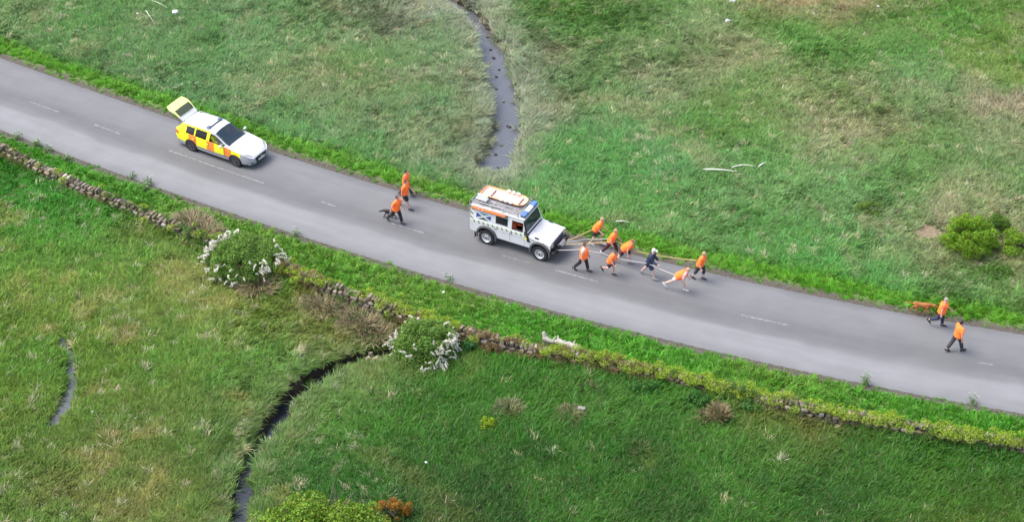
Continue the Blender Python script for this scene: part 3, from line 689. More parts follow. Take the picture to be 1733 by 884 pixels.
def hawthorn(loc, rx, ry, H, label, seed, arcs, n=46):
    root, rng = bush('hawthorn_bush', label, 'bush', loc, rx, ry, H, (.17, .30, .06), 130, 130, .07, seed, .2, .36, 'flowering hawthorns by the wall')
    pr = np.array([q[2] for q in arcs], float); pr /= pr.sum(); cl = []
    for i in range(max(7, n//4)):
        lo, hi, wgt = arcs[rng.choice(len(arcs), p=pr)]; cl.append((rng.uniform(lo, hi), rng.uniform(-10, 34)))
    for i in range(n):
        a0, e0 = cl[rng.randint(len(cl))]; a = R(a0+rng.normal(0, 9)); e = R(np.clip(e0+rng.normal(0, 9), -12, 70)); k = rng.uniform(.84, 1.0)
        P0 = (math.cos(a)*math.cos(e)*rx*k, math.sin(a)*math.cos(e)*ry*k, .24*H+math.sin(e)*H*.85)
        link('blossom_spray', sprays[rng.randint(7)], root, P0, (rng.normal(0, .6), rng.normal(-.25, .5), a+rng.normal(0, .8)), [rng.uniform(.42, .85)]*3)
    return root
hawthorn(gloc(417, 458), 1.95, 1.6, 1.6, 'left white-flowering hawthorn bush, between brown bracken and the mossy wall', 71, [(115, 205, 5), (215, 330, 4), (-30, 10, 3)], 170)
hawthorn(gloc(718, 600), 1.5, 1.45, 1.8, 'white-flowering hawthorn bush beside the head of the lower stream', 72, [(80, 205, 5), (240, 330, 4), (-30, 50, 4)], 150)
GRN = (.20, .35, .03)
bush('round_bush', 'largest round bright green bush in the field at far right', 'bush', gloc(1637, 425), 1.35, 1.2, 1.75, GRN, 130, 110, .06, 81, .16, .27, 'green bushes in the right field')
bush('round_bush', 'bright green bush cut by the right edge of the picture', 'bush', gloc(1727, 430), 1.05, .95, 1.3, GRN, 40, 120, .06, 82, .18, .3, 'green bushes in the right field')
bush('round_bush', 'smaller darker bush behind the two bright green bushes', 'bush', gloc(1686, 395), .6, .6, .85, (.11, .21, .03), 26, 100, .06, 83, .16, .26, 'green bushes in the right field')
bush('low_shrub', 'low yellow-green shrub alone in grass above the brown dog', 'shrub', gloc(1470, 362), .75, .6, .4, (.16, .26, .045), 22, 80, .05, 84, .12, .2)
bush('low_shrub', 'low green weed clump in grass below the round bush', 'shrub', gloc(1685, 470), .95, .6, .5, (.12, .24, .045), 26, 80, .06, 85, .12, .2)
bush('low_shrub', 'small lime green sapling beside a brown tussock', 'shrub', gloc(826, 730), .42, .36, .55, (.28, .40, .03), 14, 70, .06, 86, .1, .16)
bush('nettle_clump', 'leafy green nettle clump under the wall, right of the log', 'plant', gloc(1178, 688), .75, .5, .6, (.08, .22, .045), 26, 80, .075, 87, .12, .2, 'nettle clumps under the wall')
bush('nettle_clump', 'broad leafy nettle clump under the wall, left of the tall brown tussock', 'plant', gloc(1095, 672), 1.0, .42, .5, (.075, .21, .04), 26, 80, .075, 88, .12, .2, 'nettle clumps under the wall')
bush('nettle_clump', 'dark green nettle clump between white hawthorn and bare wall stones', 'plant', gloc(797, 594), .42, .4, .6, (.06, .20, .05), 16, 80, .07, 89, .12, .2, 'nettle clumps under the wall')
bush('nettle_clump', 'green nettle clump under the wall left of dead brown grass', 'plant', gloc(1268, 700), .55, .35, .5, (.09, .22, .05), 18, 80, .07, 90, .12, .2, 'nettle clumps under the wall')
# tree at the bottom edge
tl = G(545, 893, 1.3)
root = empty('leafy_tree', (tl.x, tl.y-.25, zl(tl.x, tl.y))); tag(root, 'yellow-green leafy tree rising at the bottom edge of the picture', 'tree')
rng = np.random.RandomState(91); shrub_trunk(root, 3.2, 2.6, 9, rng, .13)
C, Rr = dome(3.9, 1.8, 2.8, 200, rng, .28, .52, base=.05)
Cn = np.array(C); Cn[:, 2] += .35*(fbm(Cn[:, 0]+5, Cn[:, 1], .55, 221)-.5)*2
V, Fq = clump_leaves(Cn, Rr, 260, .11, .07, rng)
link('crown', leafmesh('crown', V, Fq, foliage('leaves_leafy_tree', (.17, .285, .03), .4, trans=.3)), root)
bush('rusty_shrub', 'rust-orange leaved shrub beside the tree at the bottom edge', 'shrub', tuple(G(664, 884)), 1.0, .6, 1.15, (.34, .17, .03), 34, 60, .06, 92, .1, .19, hue=.02)

# ------------------------------------------------------------------ tussocks and dead bracken
def tussock(name, label, px, py, r, Ln, col, seed, n=300, group='tussocks below the wall', fl=.9):
    rng = np.random.RandomState(seed); V = []; Fc = []
    for i in range(n):
        a = rng.uniform(0, 6.283); rr = r*.55*math.sqrt(rng.uniform()); az = a+rng.normal(0, .5); l = Ln*rng.uniform(.55, 1.1); le = rng.uniform(.2, 1.2)*fl; w = .017*rng.uniform(.7, 1.4)
        dx, dy = math.cos(az), math.sin(az); b0 = len(V); bx, by = rr*math.cos(a), rr*math.sin(a)
        for t, k in ((0, .8), (.4, 1.), (.75, .7)):
            h = l*(t-.5*le*t*t); f = l*(.25*le*t+.6*le*t*t); V += [(bx+dx*f+dy*w*k, by+dy*f-dx*w*k, h), (bx+dx*f-dy*w*k, by+dy*f+dx*w*k, h)]
        V.append((bx+dx*l*.85*le, by+dy*l*.85*le, max(l*(1-.5*le), 0.02)))
        Fc += [(b0, b0+1, b0+3, b0+2), (b0+2, b0+3, b0+5, b0+4), (b0+4, b0+5, b0+6)]
    me = pymesh(name, V, Fc, foliage(name+'_blades', col, .4, trans=.2, straw=(.10, .15, .05), straw_amt=.3), smooth=True)
    return tag(link(name, me, None, gloc(px, py)), label, 'tussock', group)
BR = (.20, .155, .085); DK = (.13, .10, .055)
tussock('grass_tussock', 'brown and green tussock right of the lime green sapling', 862, 702, .9, .55, (.21, .20, .10), 301, 650)
tussock('grass_tussock', 'wide brown tussock with pale centre in the lower middle field', 966, 712, .9, .5, (.24, .21, .115), 302, 650)
tussock('grass_tussock', 'small tussock at the right foot of the wide brown tussock', 1015, 700, .6, .45, (.2, .19, .10), 303, 400)
tussock('grass_tussock', 'tall dead brown tussock standing against the wall', 1216, 712, .5, .85, (.30, .22, .13), 304, 450, fl=.7)
tussock('grass_tussock', 'tan dead grass tuft leaning left of the tall brown tussock', 1195, 712, .4, .55, (.34, .24, .15), 305, 300)
tussock('grass_tussock', 'brown dead grass hanging over the wall foot right of nettles', 1325, 696, .8, .65, (.27, .21, .115), 306, 600)
tussock('grass_tussock', 'dark green tussock alone in the lower right field', 1082, 770, .55, .5, (.055, .085, .02), 307, 260)
tussock('grass_tussock', 'small dark brown tussock near the bottom of the lower field', 970, 826, .35, .35, (.09, .08, .04), 308, 160)
tussock('grass_tussock', 'brownish tussock with green top under the wall, above the wide tussock', 995, 668, .6, .5, (.14, .12, .06), 309, 280)
for i, (px, py, lab) in enumerate([(345, 405, 'dead brown bracken along the wall left of the flowering hawthorn'), (325, 385, 'dead brown bracken patch furthest left along the wall'), (437, 488, 'dead brown bracken below the left hawthorn'), (545, 520, 'tan dead bracken at the wall foot between the hawthorns'), (585, 528, 'brown bracken under the broken stretch of mossy wall'), (635, 560, 'dead bracken patch just left of the stream-side hawthorn'), (610, 548, 'mid-brown bracken between wall and stream head')]):
    tussock('bracken_patch', lab, px, py, 1.4, .66, (.30, .23, .145) if i != 4 else (.21, .18, .10), 320+i, 900, 'dead bracken by the wall', 1.1)

# ------------------------------------------------------------------ vehicles: shared pieces
WHITE = mat('white_paint', (.60, .61, .615), .28, var=.05, coat=.5, scale=2.5)
SILVER = mat('silver_paint', (.40, .41, .43), .28, metal=.25, var=.05, coat=.5, scale=2.5)
YEL = mat('fluorescent_yellow_film', (.84, .80, .02), .4, var=.05)
YELP = mat('pale_yellow_film', (.68, .70, .26), .45, var=.06)
ORG = mat('fluorescent_orange_film', (.90, .25, .04), .4, var=.05)
BLK = mat('black_plastic', (.018, .018, .02), .5, var=.2)
GRY = mat('grey_arch_plastic', (.075, .078, .082), .6, var=.15)
RUB = mat('tyre_rubber', (.022, .022, .024), .85, var=.2, scale=12)
ALD = mat('dull_aluminium', (.36, .37, .40), .45, metal=.5, var=.15)
ALU = mat('bare_aluminium', (.52, .54, .56), .35, metal=.7, var=.12)
RIMS = mat('silver_rim', (.55, .56, .57), .35, metal=.5, var=.1)
RIMD = mat('dark_alloy', (.12, .12, .125), .35, metal=.6, var=.1)
GLS = glass('tinted_window'); GLC = glass('side_window', clear=.62)
WSC = glass('windscreen', (.015, .03, .045), .25)
BLUE = mat('blue_lens', (.07, .17, .40), .15, var=.1, coat=.6)
LENS = mat('clear_lens', (.26, .27, .28), .12, var=.1, coat=.6)
REDL = mat('red_lens', (.45, .02, .02), .2, var=.1, coat=.5)
SEAT = mat('dark_seat_cloth', (.03, .03, .034), .9)

def wheel(root, x, y, r, w, rim_mat, hub, spokes=0, side=1):
    """tyre and rim standing at (x, y)"""
    t = MB(); ri = r*.62
    t.lathe([(ri, -w/2), (r*.93, -w/2), (r, -w*.36), (r, w*.36), (r*.93, w/2), (ri, w/2), (ri*.95, w*.2), (ri*.95, -w*.2), (ri, -w/2)], (0, 0, 0), n=28)
    for i in range(28):
        a = 2*math.pi*i/28; t.box((math.cos(a)*r, 0, math.sin(a)*r), (.035, w*.72, .02), 0, .004, Matrix.Rotation(-a+math.pi/2, 3, 'Y'))
    ob = empty('wheel', (x, y, r)); ob.parent = root
    t.build('tyre', [RUB], ob, smooth=40)
    q = MB(); o = side*w*.5
    q.lathe([(ri, o*.98), (ri*.93, o*1.02), (ri*.86, o*.8), (ri*.6, o*.55), (ri*.4, o*.75), (hub, o*.95), (.001, o*.97)], (0, 0, 0), n=28)
    q.lathe([(hub*.55, o*.97), (hub*.5, o*1.12), (.001, o*1.13)], (0, 0, 0), n=12, m=1)
    for i in range(spokes):
        a = 2*math.pi*i/spokes; q.hull([Vector((math.cos(a+d)*rr, yy, math.sin(a+d)*rr)) for rr, d in ((hub*.6, .3), (hub*.6, -.3), (ri*.93, .12), (ri*.93, -.12)) for yy in (o*.8, o*1.03)])
    if not spokes:
        for i in range(8):
            a = 2*math.pi*i/8; q.cyl((math.cos(a)*ri*.62, o*.5, math.sin(a)*ri*.62), (math.cos(a)*ri*.62, o*.68, math.sin(a)*ri*.62), ri*.09, 6, 1)
    q.build('rim', [rim_mat, BLK], ob, smooth=40)
    return ob
def panel(mb, P, us, vs, holes, th, m=0):
    """flat wall patch mapped by P(u, v, depth) with openings left free"""
    us = sorted(set(us+[h[0] for h in holes]+[h[1] for h in holes])); vs = sorted(set(vs+[h[2] for h in holes]+[h[3] for h in holes]))
    for a, b in zip(us[:-1], us[1:]):
        for c, d in zip(vs[:-1], vs[1:]):
            mu, mv = (a+b)/2, (c+d)/2
            if any(h[0] < mu < h[1] and h[2] < mv < h[3] for h in holes): continue
            q = [P(a, c, 0), P(b, c, 0), P(b, d, 0), P(a, d, 0), P(a, c, th), P(b, c, th), P(b, d, th), P(a, d, th)]
            mb.add(q, [(0, 1, 2, 3), (7, 6, 5, 4), (0, 4, 5, 1), (1, 5, 6, 2), (2, 6, 7, 3), (3, 7, 4, 0)], m)

def well(root, x, s, y0, y1, cz, r):
    pts = [(x+r*math.cos(R(a)), cz+r*math.sin(R(a))) for a in range(-5, 186, 10)]; k = len(pts)
    MB().add([(px_, s*y, pz_) for y in (y0, y1) for px_, pz_ in pts], [(i, i+1, k+i+1, k+i) for i in range(k-1)]+[tuple(range(k))]).build('wheel_well', [BLK], root)
# ------------------------------------------------------------------ rescue truck (x forward from rear axle, y left)
TR = empty('rescue_truck', (-.83, .76, .055), -.471)
TR.location.z = .03
tag(TR, 'white off-road rescue truck with roof rack and blue-white-blue light bar', 'truck')
def arc(cx, cz, r, n=10, a0=180, a1=0, sq=.0):
    return [(cx+r*math.cos(R(a0+(a1-a0)*i/n)), cz+r*math.sin(R(a0+(a1-a0)*i/n))) for i in range(n+1)]
side = [(-.88, .62)]+arc(0, .50, .47)+[(.52, .56), (2.28, .56)]+arc(2.794, .50, .47)+[(3.30, .64), (3.32, 1.02), (2.16, 1.15), (2.10, 1.24), (-.88, 1.24)]
mb = MB(); mb.prism(side, -.82, -.74); mb.prism(side, .74, .82)
mb.box((-.86, 0, .93), (.06, 1.48, .62), 0, .01); mb.box((.9, 0, .66), (3.5, 1.47, .05), 1, .01)
mb.box((3.29, 0, .92), (.05, 1.48, .26), 0, .01); mb.box((2.12, 0, .92), (.06, 1.47, .52), 1, .01)
mb.build('body', [WHITE, BLK], TR, smooth=30)
mb = MB()
mb.hull([Vector(q) for q in [(2.17, -.80, 1.145), (2.17, .80, 1.145), (3.31, -.80, 1.02), (3.31, .80, 1.02), (2.17, -.66, 1.225), (2.17, .66, 1.225), (3.24, -.64, 1.115), (3.24, .64, 1.115), (3.31, -.66, 1.07), (3.31, .66, 1.07), (2.17, -.8, 1.08), (2.17, .8, 1.08), (3.31, -.8, .98), (3.31, .8, .98)]])
bn = mb.build('bonnet', [WHITE], TR, smooth=30)
mb = MB(); mb.hull([Vector(q) for q in [(2.24, -.42, 1.215), (2.24, .42, 1.215), (3.14, -.38, 1.13), (3.14, .38, 1.13), (2.29, -.38, 1.245), (2.29, .38, 1.245), (3.08, -.34, 1.165), (3.08, .34, 1.165)]])
mb.build('raised_panel', [mat('dull_white', (.50, .51, .53), .5, var=.05)], bn, smooth=30)
for s in (-1, 1): MB().box((2.58, s*.73, 1.155), (.22, .10, .03), 0, .006, Matrix.Rotation(.085, 3, 'Y')).build('air_vent', [BLK], bn)
# cabin shell: sides lean in, openings for the windows
def side_pt(s):
    def P(u, v, d):
        y = .80-.10*(v-1.24)/.72-d; return Vector((u, s*y, v))
    return P
def scr_pt(u, v, d): return Vector((2.10-.21*(v-1.24)/.72-d, u*(1-.125*(v-1.24)/.72), v))
def rear_pt(u, v, d): return Vector((-.88+.03*(v-1.24)/.72+d, u*(1-.125*(v-1.24)/.72), v))
mb = MB(); H1 = [(.48, 1.06, 1.38, 1.72), (1.32, 1.86, 1.32, 1.74)]
for s in (-1, 1): panel(mb, side_pt(s), [-.88, 1.89], [1.24, 1.96], H1, .04)
for s in (-1, 1):       # windscreen pillars' side triangles
    P = side_pt(s); q = [P(1.89, 1.24, 0), P(2.10, 1.24, 0), P(1.89, 1.95, 0), P(1.89, 1.24, .04), P(2.10, 1.24, .04), P(1.89, 1.95, .04)]
    mb.add(q, [(0, 1, 2), (5, 4, 3), (0, 3, 4, 1), (1, 4, 5, 2), (2, 5, 3, 0)])
panel(mb, scr_pt, [-.80, .80], [1.24, 1.96], [(-.70, .70, 1.36, 1.86)], .04); panel(mb, rear_pt, [-.80, .80], [1.24, 1.96], [(-.45, .45, 1.40, 1.78)], .04)
cb = mb.build('cabin', [WHITE], TR)
mb = MB(); mb.hull([Vector((x, s*y, z)) for s in (-1, 1) for x, y, z in [(-.89, .72, 1.945), (1.91, .72, 1.945), (-.88, .74, 1.965), (1.93, .74, 1.965), (-.8, .64, 2.015), (1.77, .64, 2.015), (1.91, .66, 1.985)]])
rf = mb.build('roof', [WHITE], TR, smooth=35)
for nm, P, h, mt in (('side_window', side_pt(-1), H1[0], GLS), ('driver_window', side_pt(-1), H1[1], GLC), ('side_window', side_pt(1), H1[0], GLS), ('side_window', side_pt(1), H1[1], GLS), ('windscreen', scr_pt, (-.70, .70, 1.36, 1.86), WSC), ('rear_window', rear_pt, (-.45, .45, 1.40, 1.78), GLS)):
    u0, u1, v0, v1 = h; mb = MB(); panel(mb, P, [u0, u1], [v0, v0+.07 if nm == 'driver_window' else v1], [], .012)   # the driver's pane is wound down
    o = mb.build(nm, [mt], TR); o.location = (0, 0, 0)
    f = MB(); e = .022
    for a in ((u0-e, u0, v0-e, v1+e), (u1, u1+e, v0-e, v1+e), (u0, u1, v0-e, v0), (u0, u1, v1, v1+e)): panel(f, lambda u, v, d, P=P: P(u, v, d-.006), [a[0], a[1]], [a[2], a[3]], [], .02)
    f.build('rubber_seal', [BLK], o)
for y in (.36, -.36):
    mb = MB(); mb.box((1.22, y, .92), (.5, .48, .16), 0, .04); mb.box((.94, y, 1.25), (.14, .46, .62), 0, .05, Matrix.Rotation(-.15, 3, 'Y')); mb.box((.88, y, 1.62), (.09, .24, .16), 0, .03); mb.build('seat', [SEAT], TR)
mb = MB(); mb.box((1.93, 0, 1.18), (.25, 1.4, .2), 0, .04); mb.build('dashboard', [BLK], TR)
mb = MB(); mb.lathe([(.19, -.012), (.205, 0), (.19, .012), (.175, 0), (.19, -.012)], (0, 0, 0), 'z', 20); mb.cyl((-.18, 0, 0), (.18, 0, 0), .012, 6); mb.build('steering_wheel', [BLK], TR, loc=(1.70, -.36, 1.24), rot=(0, R(-62), 0))
for x in (0, 2.794):
    for s in (-1, 1):
        wheel(TR, x, s*.74, .40, .25, RIMS, .09, 0, s)
        f = MB(); pts = arc(x, .50, .475, 14, 196, -16); V = []
        for px_, pz_ in pts:
            dx, dz = px_-x, pz_-.50; l = math.hypot(dx, dz)
            for k, yy in ((1.0, .80), (1.0, .905), (1.13, .895), (1.17, .82)): V.append((x+dx*k, s*yy, .50+dz*k))
        f.add(V, [(i*4+j, i*4+(j+1) % 4, i*4+4+(j+1) % 4, i*4+4+j) for i in range(len(pts)-1) for j in range(4)]+[(0, 1, 2, 3), tuple(len(V)-4+j for j in (3, 2, 1, 0))]); f.build('wheel_arch', [GRY], TR, smooth=50)
        well(TR, x, s, .46, .78, .50, .46)
mb = MB(); mb.cyl((0, -.62, .40), (0, .62, .40), .06, 8); mb.cyl((2.794, -.62, .40), (2.794, .62, .40), .06, 8); mb.box((1.4, .38, .47), (4.3, .09, .13), 0, .01); mb.box((1.4, -.38, .47), (4.3, .09, .13), 0, .01); mb.build('chassis', [BLK], TR)
for s in (-1, 1):
    MB().box((-.62, s*.72, .40), (.02, .26, .36), 0, .004).build('mudflap', [BLK], TR)
bmp = MB().box((3.44, 0, .58), (.14, 1.62, .17), 0, .02).box((3.36, .4, .56), (.2, .1, .12), 0, .01).box((3.36, -.4, .56), (.2, .1, .12), 0, .01).build('front_bumper', [BLK], TR)
mb = MB(); mb.cyl((3.52, -.24, .72), (3.52, .24, .72), .095, 14); mb.box((3.50, .30, .72), (.2, .13, .22), 1, .03); mb.box((3.50, -.30, .72), (.2, .13, .22), 1, .03); mb.box((3.62, 0, .70), (.03, .34, .1), 2, .01); mb.build('winch', [mat('winch_rope', (.20, .20, .22), .8, bump=.5, scale=30), BLK, ALU], TR, smooth=40)
mb = MB(); mb.box((3.335, 0, .86), (.03, .94, .30), 0, .01)
for i in range(7): mb.box((3.352, 0, .74+i*.04), (.02, .9, .012), 1, .003)
mb.build('grille', [BLK, GRY], TR)
for s in (-1, 1):
    q = MB(); q.lathe([(.105, 0), (.105, .03), (.09, .045), (.001, .06)], (0, 0, 0), 'z', 18); q.build('headlight', [LENS], TR, smooth=40, loc=(3.325, s*.62, .87), rot=(0, R(90), 0))
    q = MB(); q.lathe([(.04, 0), (.04, .02), (.001, .03)], (0, 0, 0), 'z', 12); q.build('indicator', [ORG], TR, smooth=40, loc=(3.325, s*.76, .92), rot=(0, R(90), 0))
    q = MB(); q.tube([(2.05, s*.80, 1.36), (2.10, s*.95, 1.40)], .012, 6, 0); q.box((2.10, s*.98, 1.46), (.06, .17, .24), 0, .03); q.build('door_mirror', [BLK], TR)
    MB().box((-.895, s*.72, 1.02), (.03, .1, .14), 0, .01).build('tail_light', [REDL], TR)
# raised air intake up the near windscreen pillar
mb = MB(); mb.hull([Vector(q) for q in [(2.12, -.825, .88), (2.30, -.825, .88), (2.12, -.825, 1.18), (2.20, -.825, 1.14), (2.12, -.86, .90), (2.28, -.86, .90), (2.12, -.86, 1.17), (2.18, -.86, 1.13)]]); mb.tube([(2.15, -.84, 1.12), (2.11, -.84, 1.30), (1.98, -.79, 1.80), (1.96, -.78, 1.92)], [.05, .045, .045, .045], 8); mb.box((1.98, -.78, 1.95), (.12, .09, .08), 0, .03); mb.build('air_intake', [BLK], TR, smooth=40)
# markings on the flanks, thin reflective film
m_blue = mat('blue_film', (.02, .05, .24), .45); m_teal = mat('teal_film', (.12, .26, .27), .45); m_dgr = mat('dark_green_film', (.055, .09, .05), .45); m_lime = mat('lime_film', (.66, .74, .48), .45, var=.05); m_ink = mat('faded_grey_lettering', (.36, .37, .40), .6)
for s in (-1, 1):
    P = side_pt(s); mb = MB()
    def quad(pts, m, P=P, mb=mb): mb.add([P(u, v, -.004) if v >= 1.24 else Vector((u, s*.824, v)) for u, v in pts], [tuple(range(len(pts)))], m)
    fx0, fx1, fz0, fz1 = -.56, .20, 1.33, 1.68; cx, cz = (fx0+fx1)/2, (fz0+fz1)/2; g = .055
    quad([(fx0, fz0+g), (fx0, fz1-g), (cx-g*1.5, cz)], 0); quad([(fx1, fz0+g), (fx1, fz1-g), (cx+g*1.5, cz)], 0)
    quad([(fx0+g*1.5, fz1), (fx1-g*1.5, fz1), (cx, cz+g*.8)], 1); quad([(fx0+g*1.5, fz0), (fx1-g*1.5, fz0), (cx, cz-g*.8)], 2)
    mb.build('saltire_flag', [m_blue, m_teal, m_dgr], TR)
    mb = MB(); x = -.78; i = 0
    while x < 1.95:
        def q2(pts, m): mb.add([Vector((u, s*.8245, v)) for u, v in pts], [tuple(range(len(pts)))], m)
        q2([(x, 1.12), (x+.13, 1.12), (x+.07, 1.23), (x-.06, 1.23)], 1); q2([(x+.135, 1.10), (x+.175, 1.10), (x+.12, 1.23), (x+.06, 1.23)], 0); q2([(x+.09, 1.095), (x+.18, 1.095), (x+.17, 1.12), (x+.09, 1.12)], 0)
        x += .245
    for x in (2.46, 2.72, 3.0): q2([(x, 1.0), (x+.05, 1.0), (x-.03, 1.055), (x-.09, 1.055)], 0)
    for k, v in enumerate((1.30, 1.42, 1.54, 1.66, 1.78)):
        mb.add([P(-.85, v, -.004), P(-.72, v-.09, -.004), P(-.72, v-.02, -.004), P(-.85, v+.07, -.004)], [(0, 1, 2, 3)], k % 2)
    q2([(2.0, .96), (2.10, .96), (2.10, 1.11), (2.0, 1.11)], 2)
    tag(mb.build('chequer_markings', [m_dgr, m_lime, YEL], TR), kind='stuff')
    mb = MB(); x = .75; rr = random.Random(4)
    while x < 1.9:                       # a line of small lettering too faint to read
        w = rr.uniform(.02, .05)
        if rr.random() < .85: mb.add([Vector((u, s*.8245, v)) for u, v in ((x, .955), (x+w, .955), (x+w, .99), (x, .99))], [(0, 1, 2, 3)])
        x += w+.018
    tag(mb.build('faint_lettering', [m_ink], TR), kind='stuff')
    for x in (1.22, .42, 1.98): MB().box((x, s*.8205, .92), (.012, .006, .62), 0, .002).build('door_seam', [GRY], TR)
    for x in (1.29, .50): MB().box((x, s*.835, 1.06), (.11, .03, .03), 0, .008).build('door_handle', [BLK], TR)
# roof furniture
mb = MB()
for s in (-1, 1): mb.box((.35, s*.56, 2.03), (.5, .05, .02), 0)
for x in (-.82, -.3, .25, .8, 1.58): mb.tube([(x, -.70, 2.10), (x, .70, 2.10)], .016, 6)
for s in (-1, 1):
    mb.tube([(-.86, s*.70, 2.10), (1.62, s*.70, 2.10)], .018, 6); mb.tube([(-.86, s*.70, 2.21), (1.62, s*.70, 2.21)], .016, 6)
    for x in (-.84, -.3, .25, .8, 1.58): mb.tube([(x, s*.70, 1.96), (x, s*.70, 2.21)], .014, 6)
for x in (-.86, 1.62): mb.tube([(x, -.70, 2.21), (x, .70, 2.21)], .016, 6)
for i in range(12): mb.box((.38, -.60+i*.11, 2.10), (2.4, .045, .02), 1, .004)
mb.build('roof_rack', [mat('weathered_rack', (.30, .29, .29), .5, metal=.3, var=.2), mat('rack_slats', (.22, .19, .19), .6, var=.25)], TR, smooth=50)
mb = MB(); mb.box((1.80, 0, 2.045), (.26, 1.30, .05), 0, .015); mb.box((1.80, 0, 2.12), (.24, .50, .12), 1, .03)
lb = mb.build('light_bar', [BLK, mat('white_lens', (.66, .67, .68), .2, coat=.5, var=.05)], TR)
for s in (-1, 1): MB().box((1.80, s*.46, 2.12), (.27, .40, .125), 0, .035).build('blue_lens', [BLUE], lb)
mb = MB(); rr = random.Random(2)
mb.tube([(-.78, -.755, 1.86), (0.0, -.755, 1.86), (.96, -.755, 1.86)], [.062, .066, .062], 10); mb.build('orange_roll', [mat('orange_canvas', (.72, .15, .035), .7, var=.15, bump=.3, scale=14)], TR, smooth=50)
for x in (-.42, -.22): MB().lathe([(.07, -.02), (.072, 0), (.07, .02)], (0, 0, 0), 'y', 12).build('strap', [mat('pink_strap', (.75, .32, .32), .7)], TR, loc=(x, -.755, 1.86), rot=(0, 0, R(90)))
MB().tube([(.96, -.755, 1.86), (1.06, -.755, 1.86)], [.05, .045], 10).build('roll_end_cap', [BLK], TR)
mb = MB(); mb.tube([(-.92, -.74, 1.02), (-.94, -.74, 1.9), (-.92, -.70, 2.16)], .018, 6); mb.tube([(-.92, -.44, 1.02), (-.94, -.44, 1.9), (-.92, -.44, 2.16)], .018, 6)
for z in (1.15, 1.4, 1.65, 1.9, 2.12): mb.tube([(-.935, -.74, z), (-.935, -.44, z)], .012, 6)
mb.tube([(-.92, -.70, 2.16), (-.82, -.66, 2.30), (-.78, -.5, 2.34)], .014, 6); mb.build('rear_ladder', [ALU], TR, smooth=50)
MB().tube([(-.75, .62, 2.0), (-.78, .64, 2.6)], [.01, .004], 5).build('aerial', [BLK], TR)
sp = MB(); sp.lathe([(.23, -.1), (.37, -.1), (.385, 0), (.37, .1), (.23, .1), (.1, .06), (.001, .06)], (0, 0, 0), 'y', 24); sp.build('spare_wheel', [RUB], TR, smooth=40, loc=(-1.02, .1, 1.15), rot=(0, 0, R(90)))
TRM = Matrix.Translation(TR.location) @ Matrix.Rotation(-.471, 4, 'Z')
def on_truck(name, label, cat, at_, mbs):
    root = empty(name, TRM @ Vector(at_), -.471); tag(root, label, cat)
    for nm, mb, mats, sm in mbs: mb.build(nm, mats, root, smooth=sm)
    return root
SAL = mat('salmon_fabric', (.74, .40, .34), .75, var=.1, scale=8); SALF = mat('orange_rim_tube', (.85, .42, .12), .5); FLO = mat('white_float', (.66, .63, .58), .6, var=.06)
t = MB(); L_, Wd = 2.1, .33
ring = [(-1.15, -.27), (-1.05, -.38), (.85, -.40), (1.1, -.25), (1.15, 0), (1.1, .25), (.85, .40), (-1.05, .38), (-1.15, .27)]
V = [(x, y, .10) for x, y in ring]+[(x*.93, y*.82, .03) for x, y in ring]+[(x*.93, y*.82, .0) for x, y in ring]
k = len(ring); t.add(V, [(i, (i+1) % k, k+(i+1) % k, k+i) for i in range(k)]+[tuple(range(k, 2*k)), tuple(range(3*k-1, 2*k-1, -1))]+[(i, (i+1) % k, 2*k+(i+1) % k, 2*k+i) for i in range(k)])
rim = MB().tube([(x, y, .11) for x, y in ring+ring[:1]], .02, 7)
st = on_truck('rescue_stretcher', 'salmon pink rescue stretcher with orange rim on the truck roof', 'stretcher', (.40, .27, 2.125), [('tray', t, [SAL], 30), ('rim_tube', rim, [SALF], 50)])
for s in (-1, 1):
    for i in range(3): MB().box((.02+i*.25, s*.40, .14), (.20, .15, .13), 0, .045).build('float_block', [FLO], st, smooth=50)
for x in (-.6, .85): MB().box((x, 0, .06), (.05, .56, .012), 0, .004).build('webbing_strap', [mat('dark_webbing', (.10, .05, .045), .8)], st)
t = MB()
for y in (-.15, .15): t.box((0, y, .03), (2.15, .035, .06), 0, .008)
rn = MB()
rails = on_truck('ladder', 'grey aluminium ladder lying on the truck roof rack', 'ladder', (.40, -.46, 2.12), [('side_rails', t, [ALD], None)])
for i in range(8): MB().tube([(-.95+i*.27, -.15, .03), (-.95+i*.27, .15, .03)], .016, 7).build('rung', [ALD], rails, smooth=50)
t = MB().box((0, 0, .06), (.62, .30, .11), 0, .03)
on_truck('equipment_case', 'grey metal equipment case on the rear of the truck roof', 'case', (-.42, -.45, 2.19), [('case_body', t, [mat('dented_alloy', (.40, .41, .42), .45, metal=.3, var=.2)], 30), ('lid_band', MB().box((0, 0, .085), (.63, .31, .012), 0, .004), [BLK], None)])
t = MB().tube([(-.26, 0, .06), (.26, 0, .06)], [.06, .06], 12)
on_truck('rolled_mat', 'pale rolled mat at the rear corner of the truck roof', 'roll', (-.55, -.12, 2.12), [('roll', t, [mat('pale_foam', (.58, .62, .64), .8)], 50), ('tie', MB().lathe([(.065, -.015), (.066, .015)], (0, 0, .06), 'y', 12), [BLK], None)])

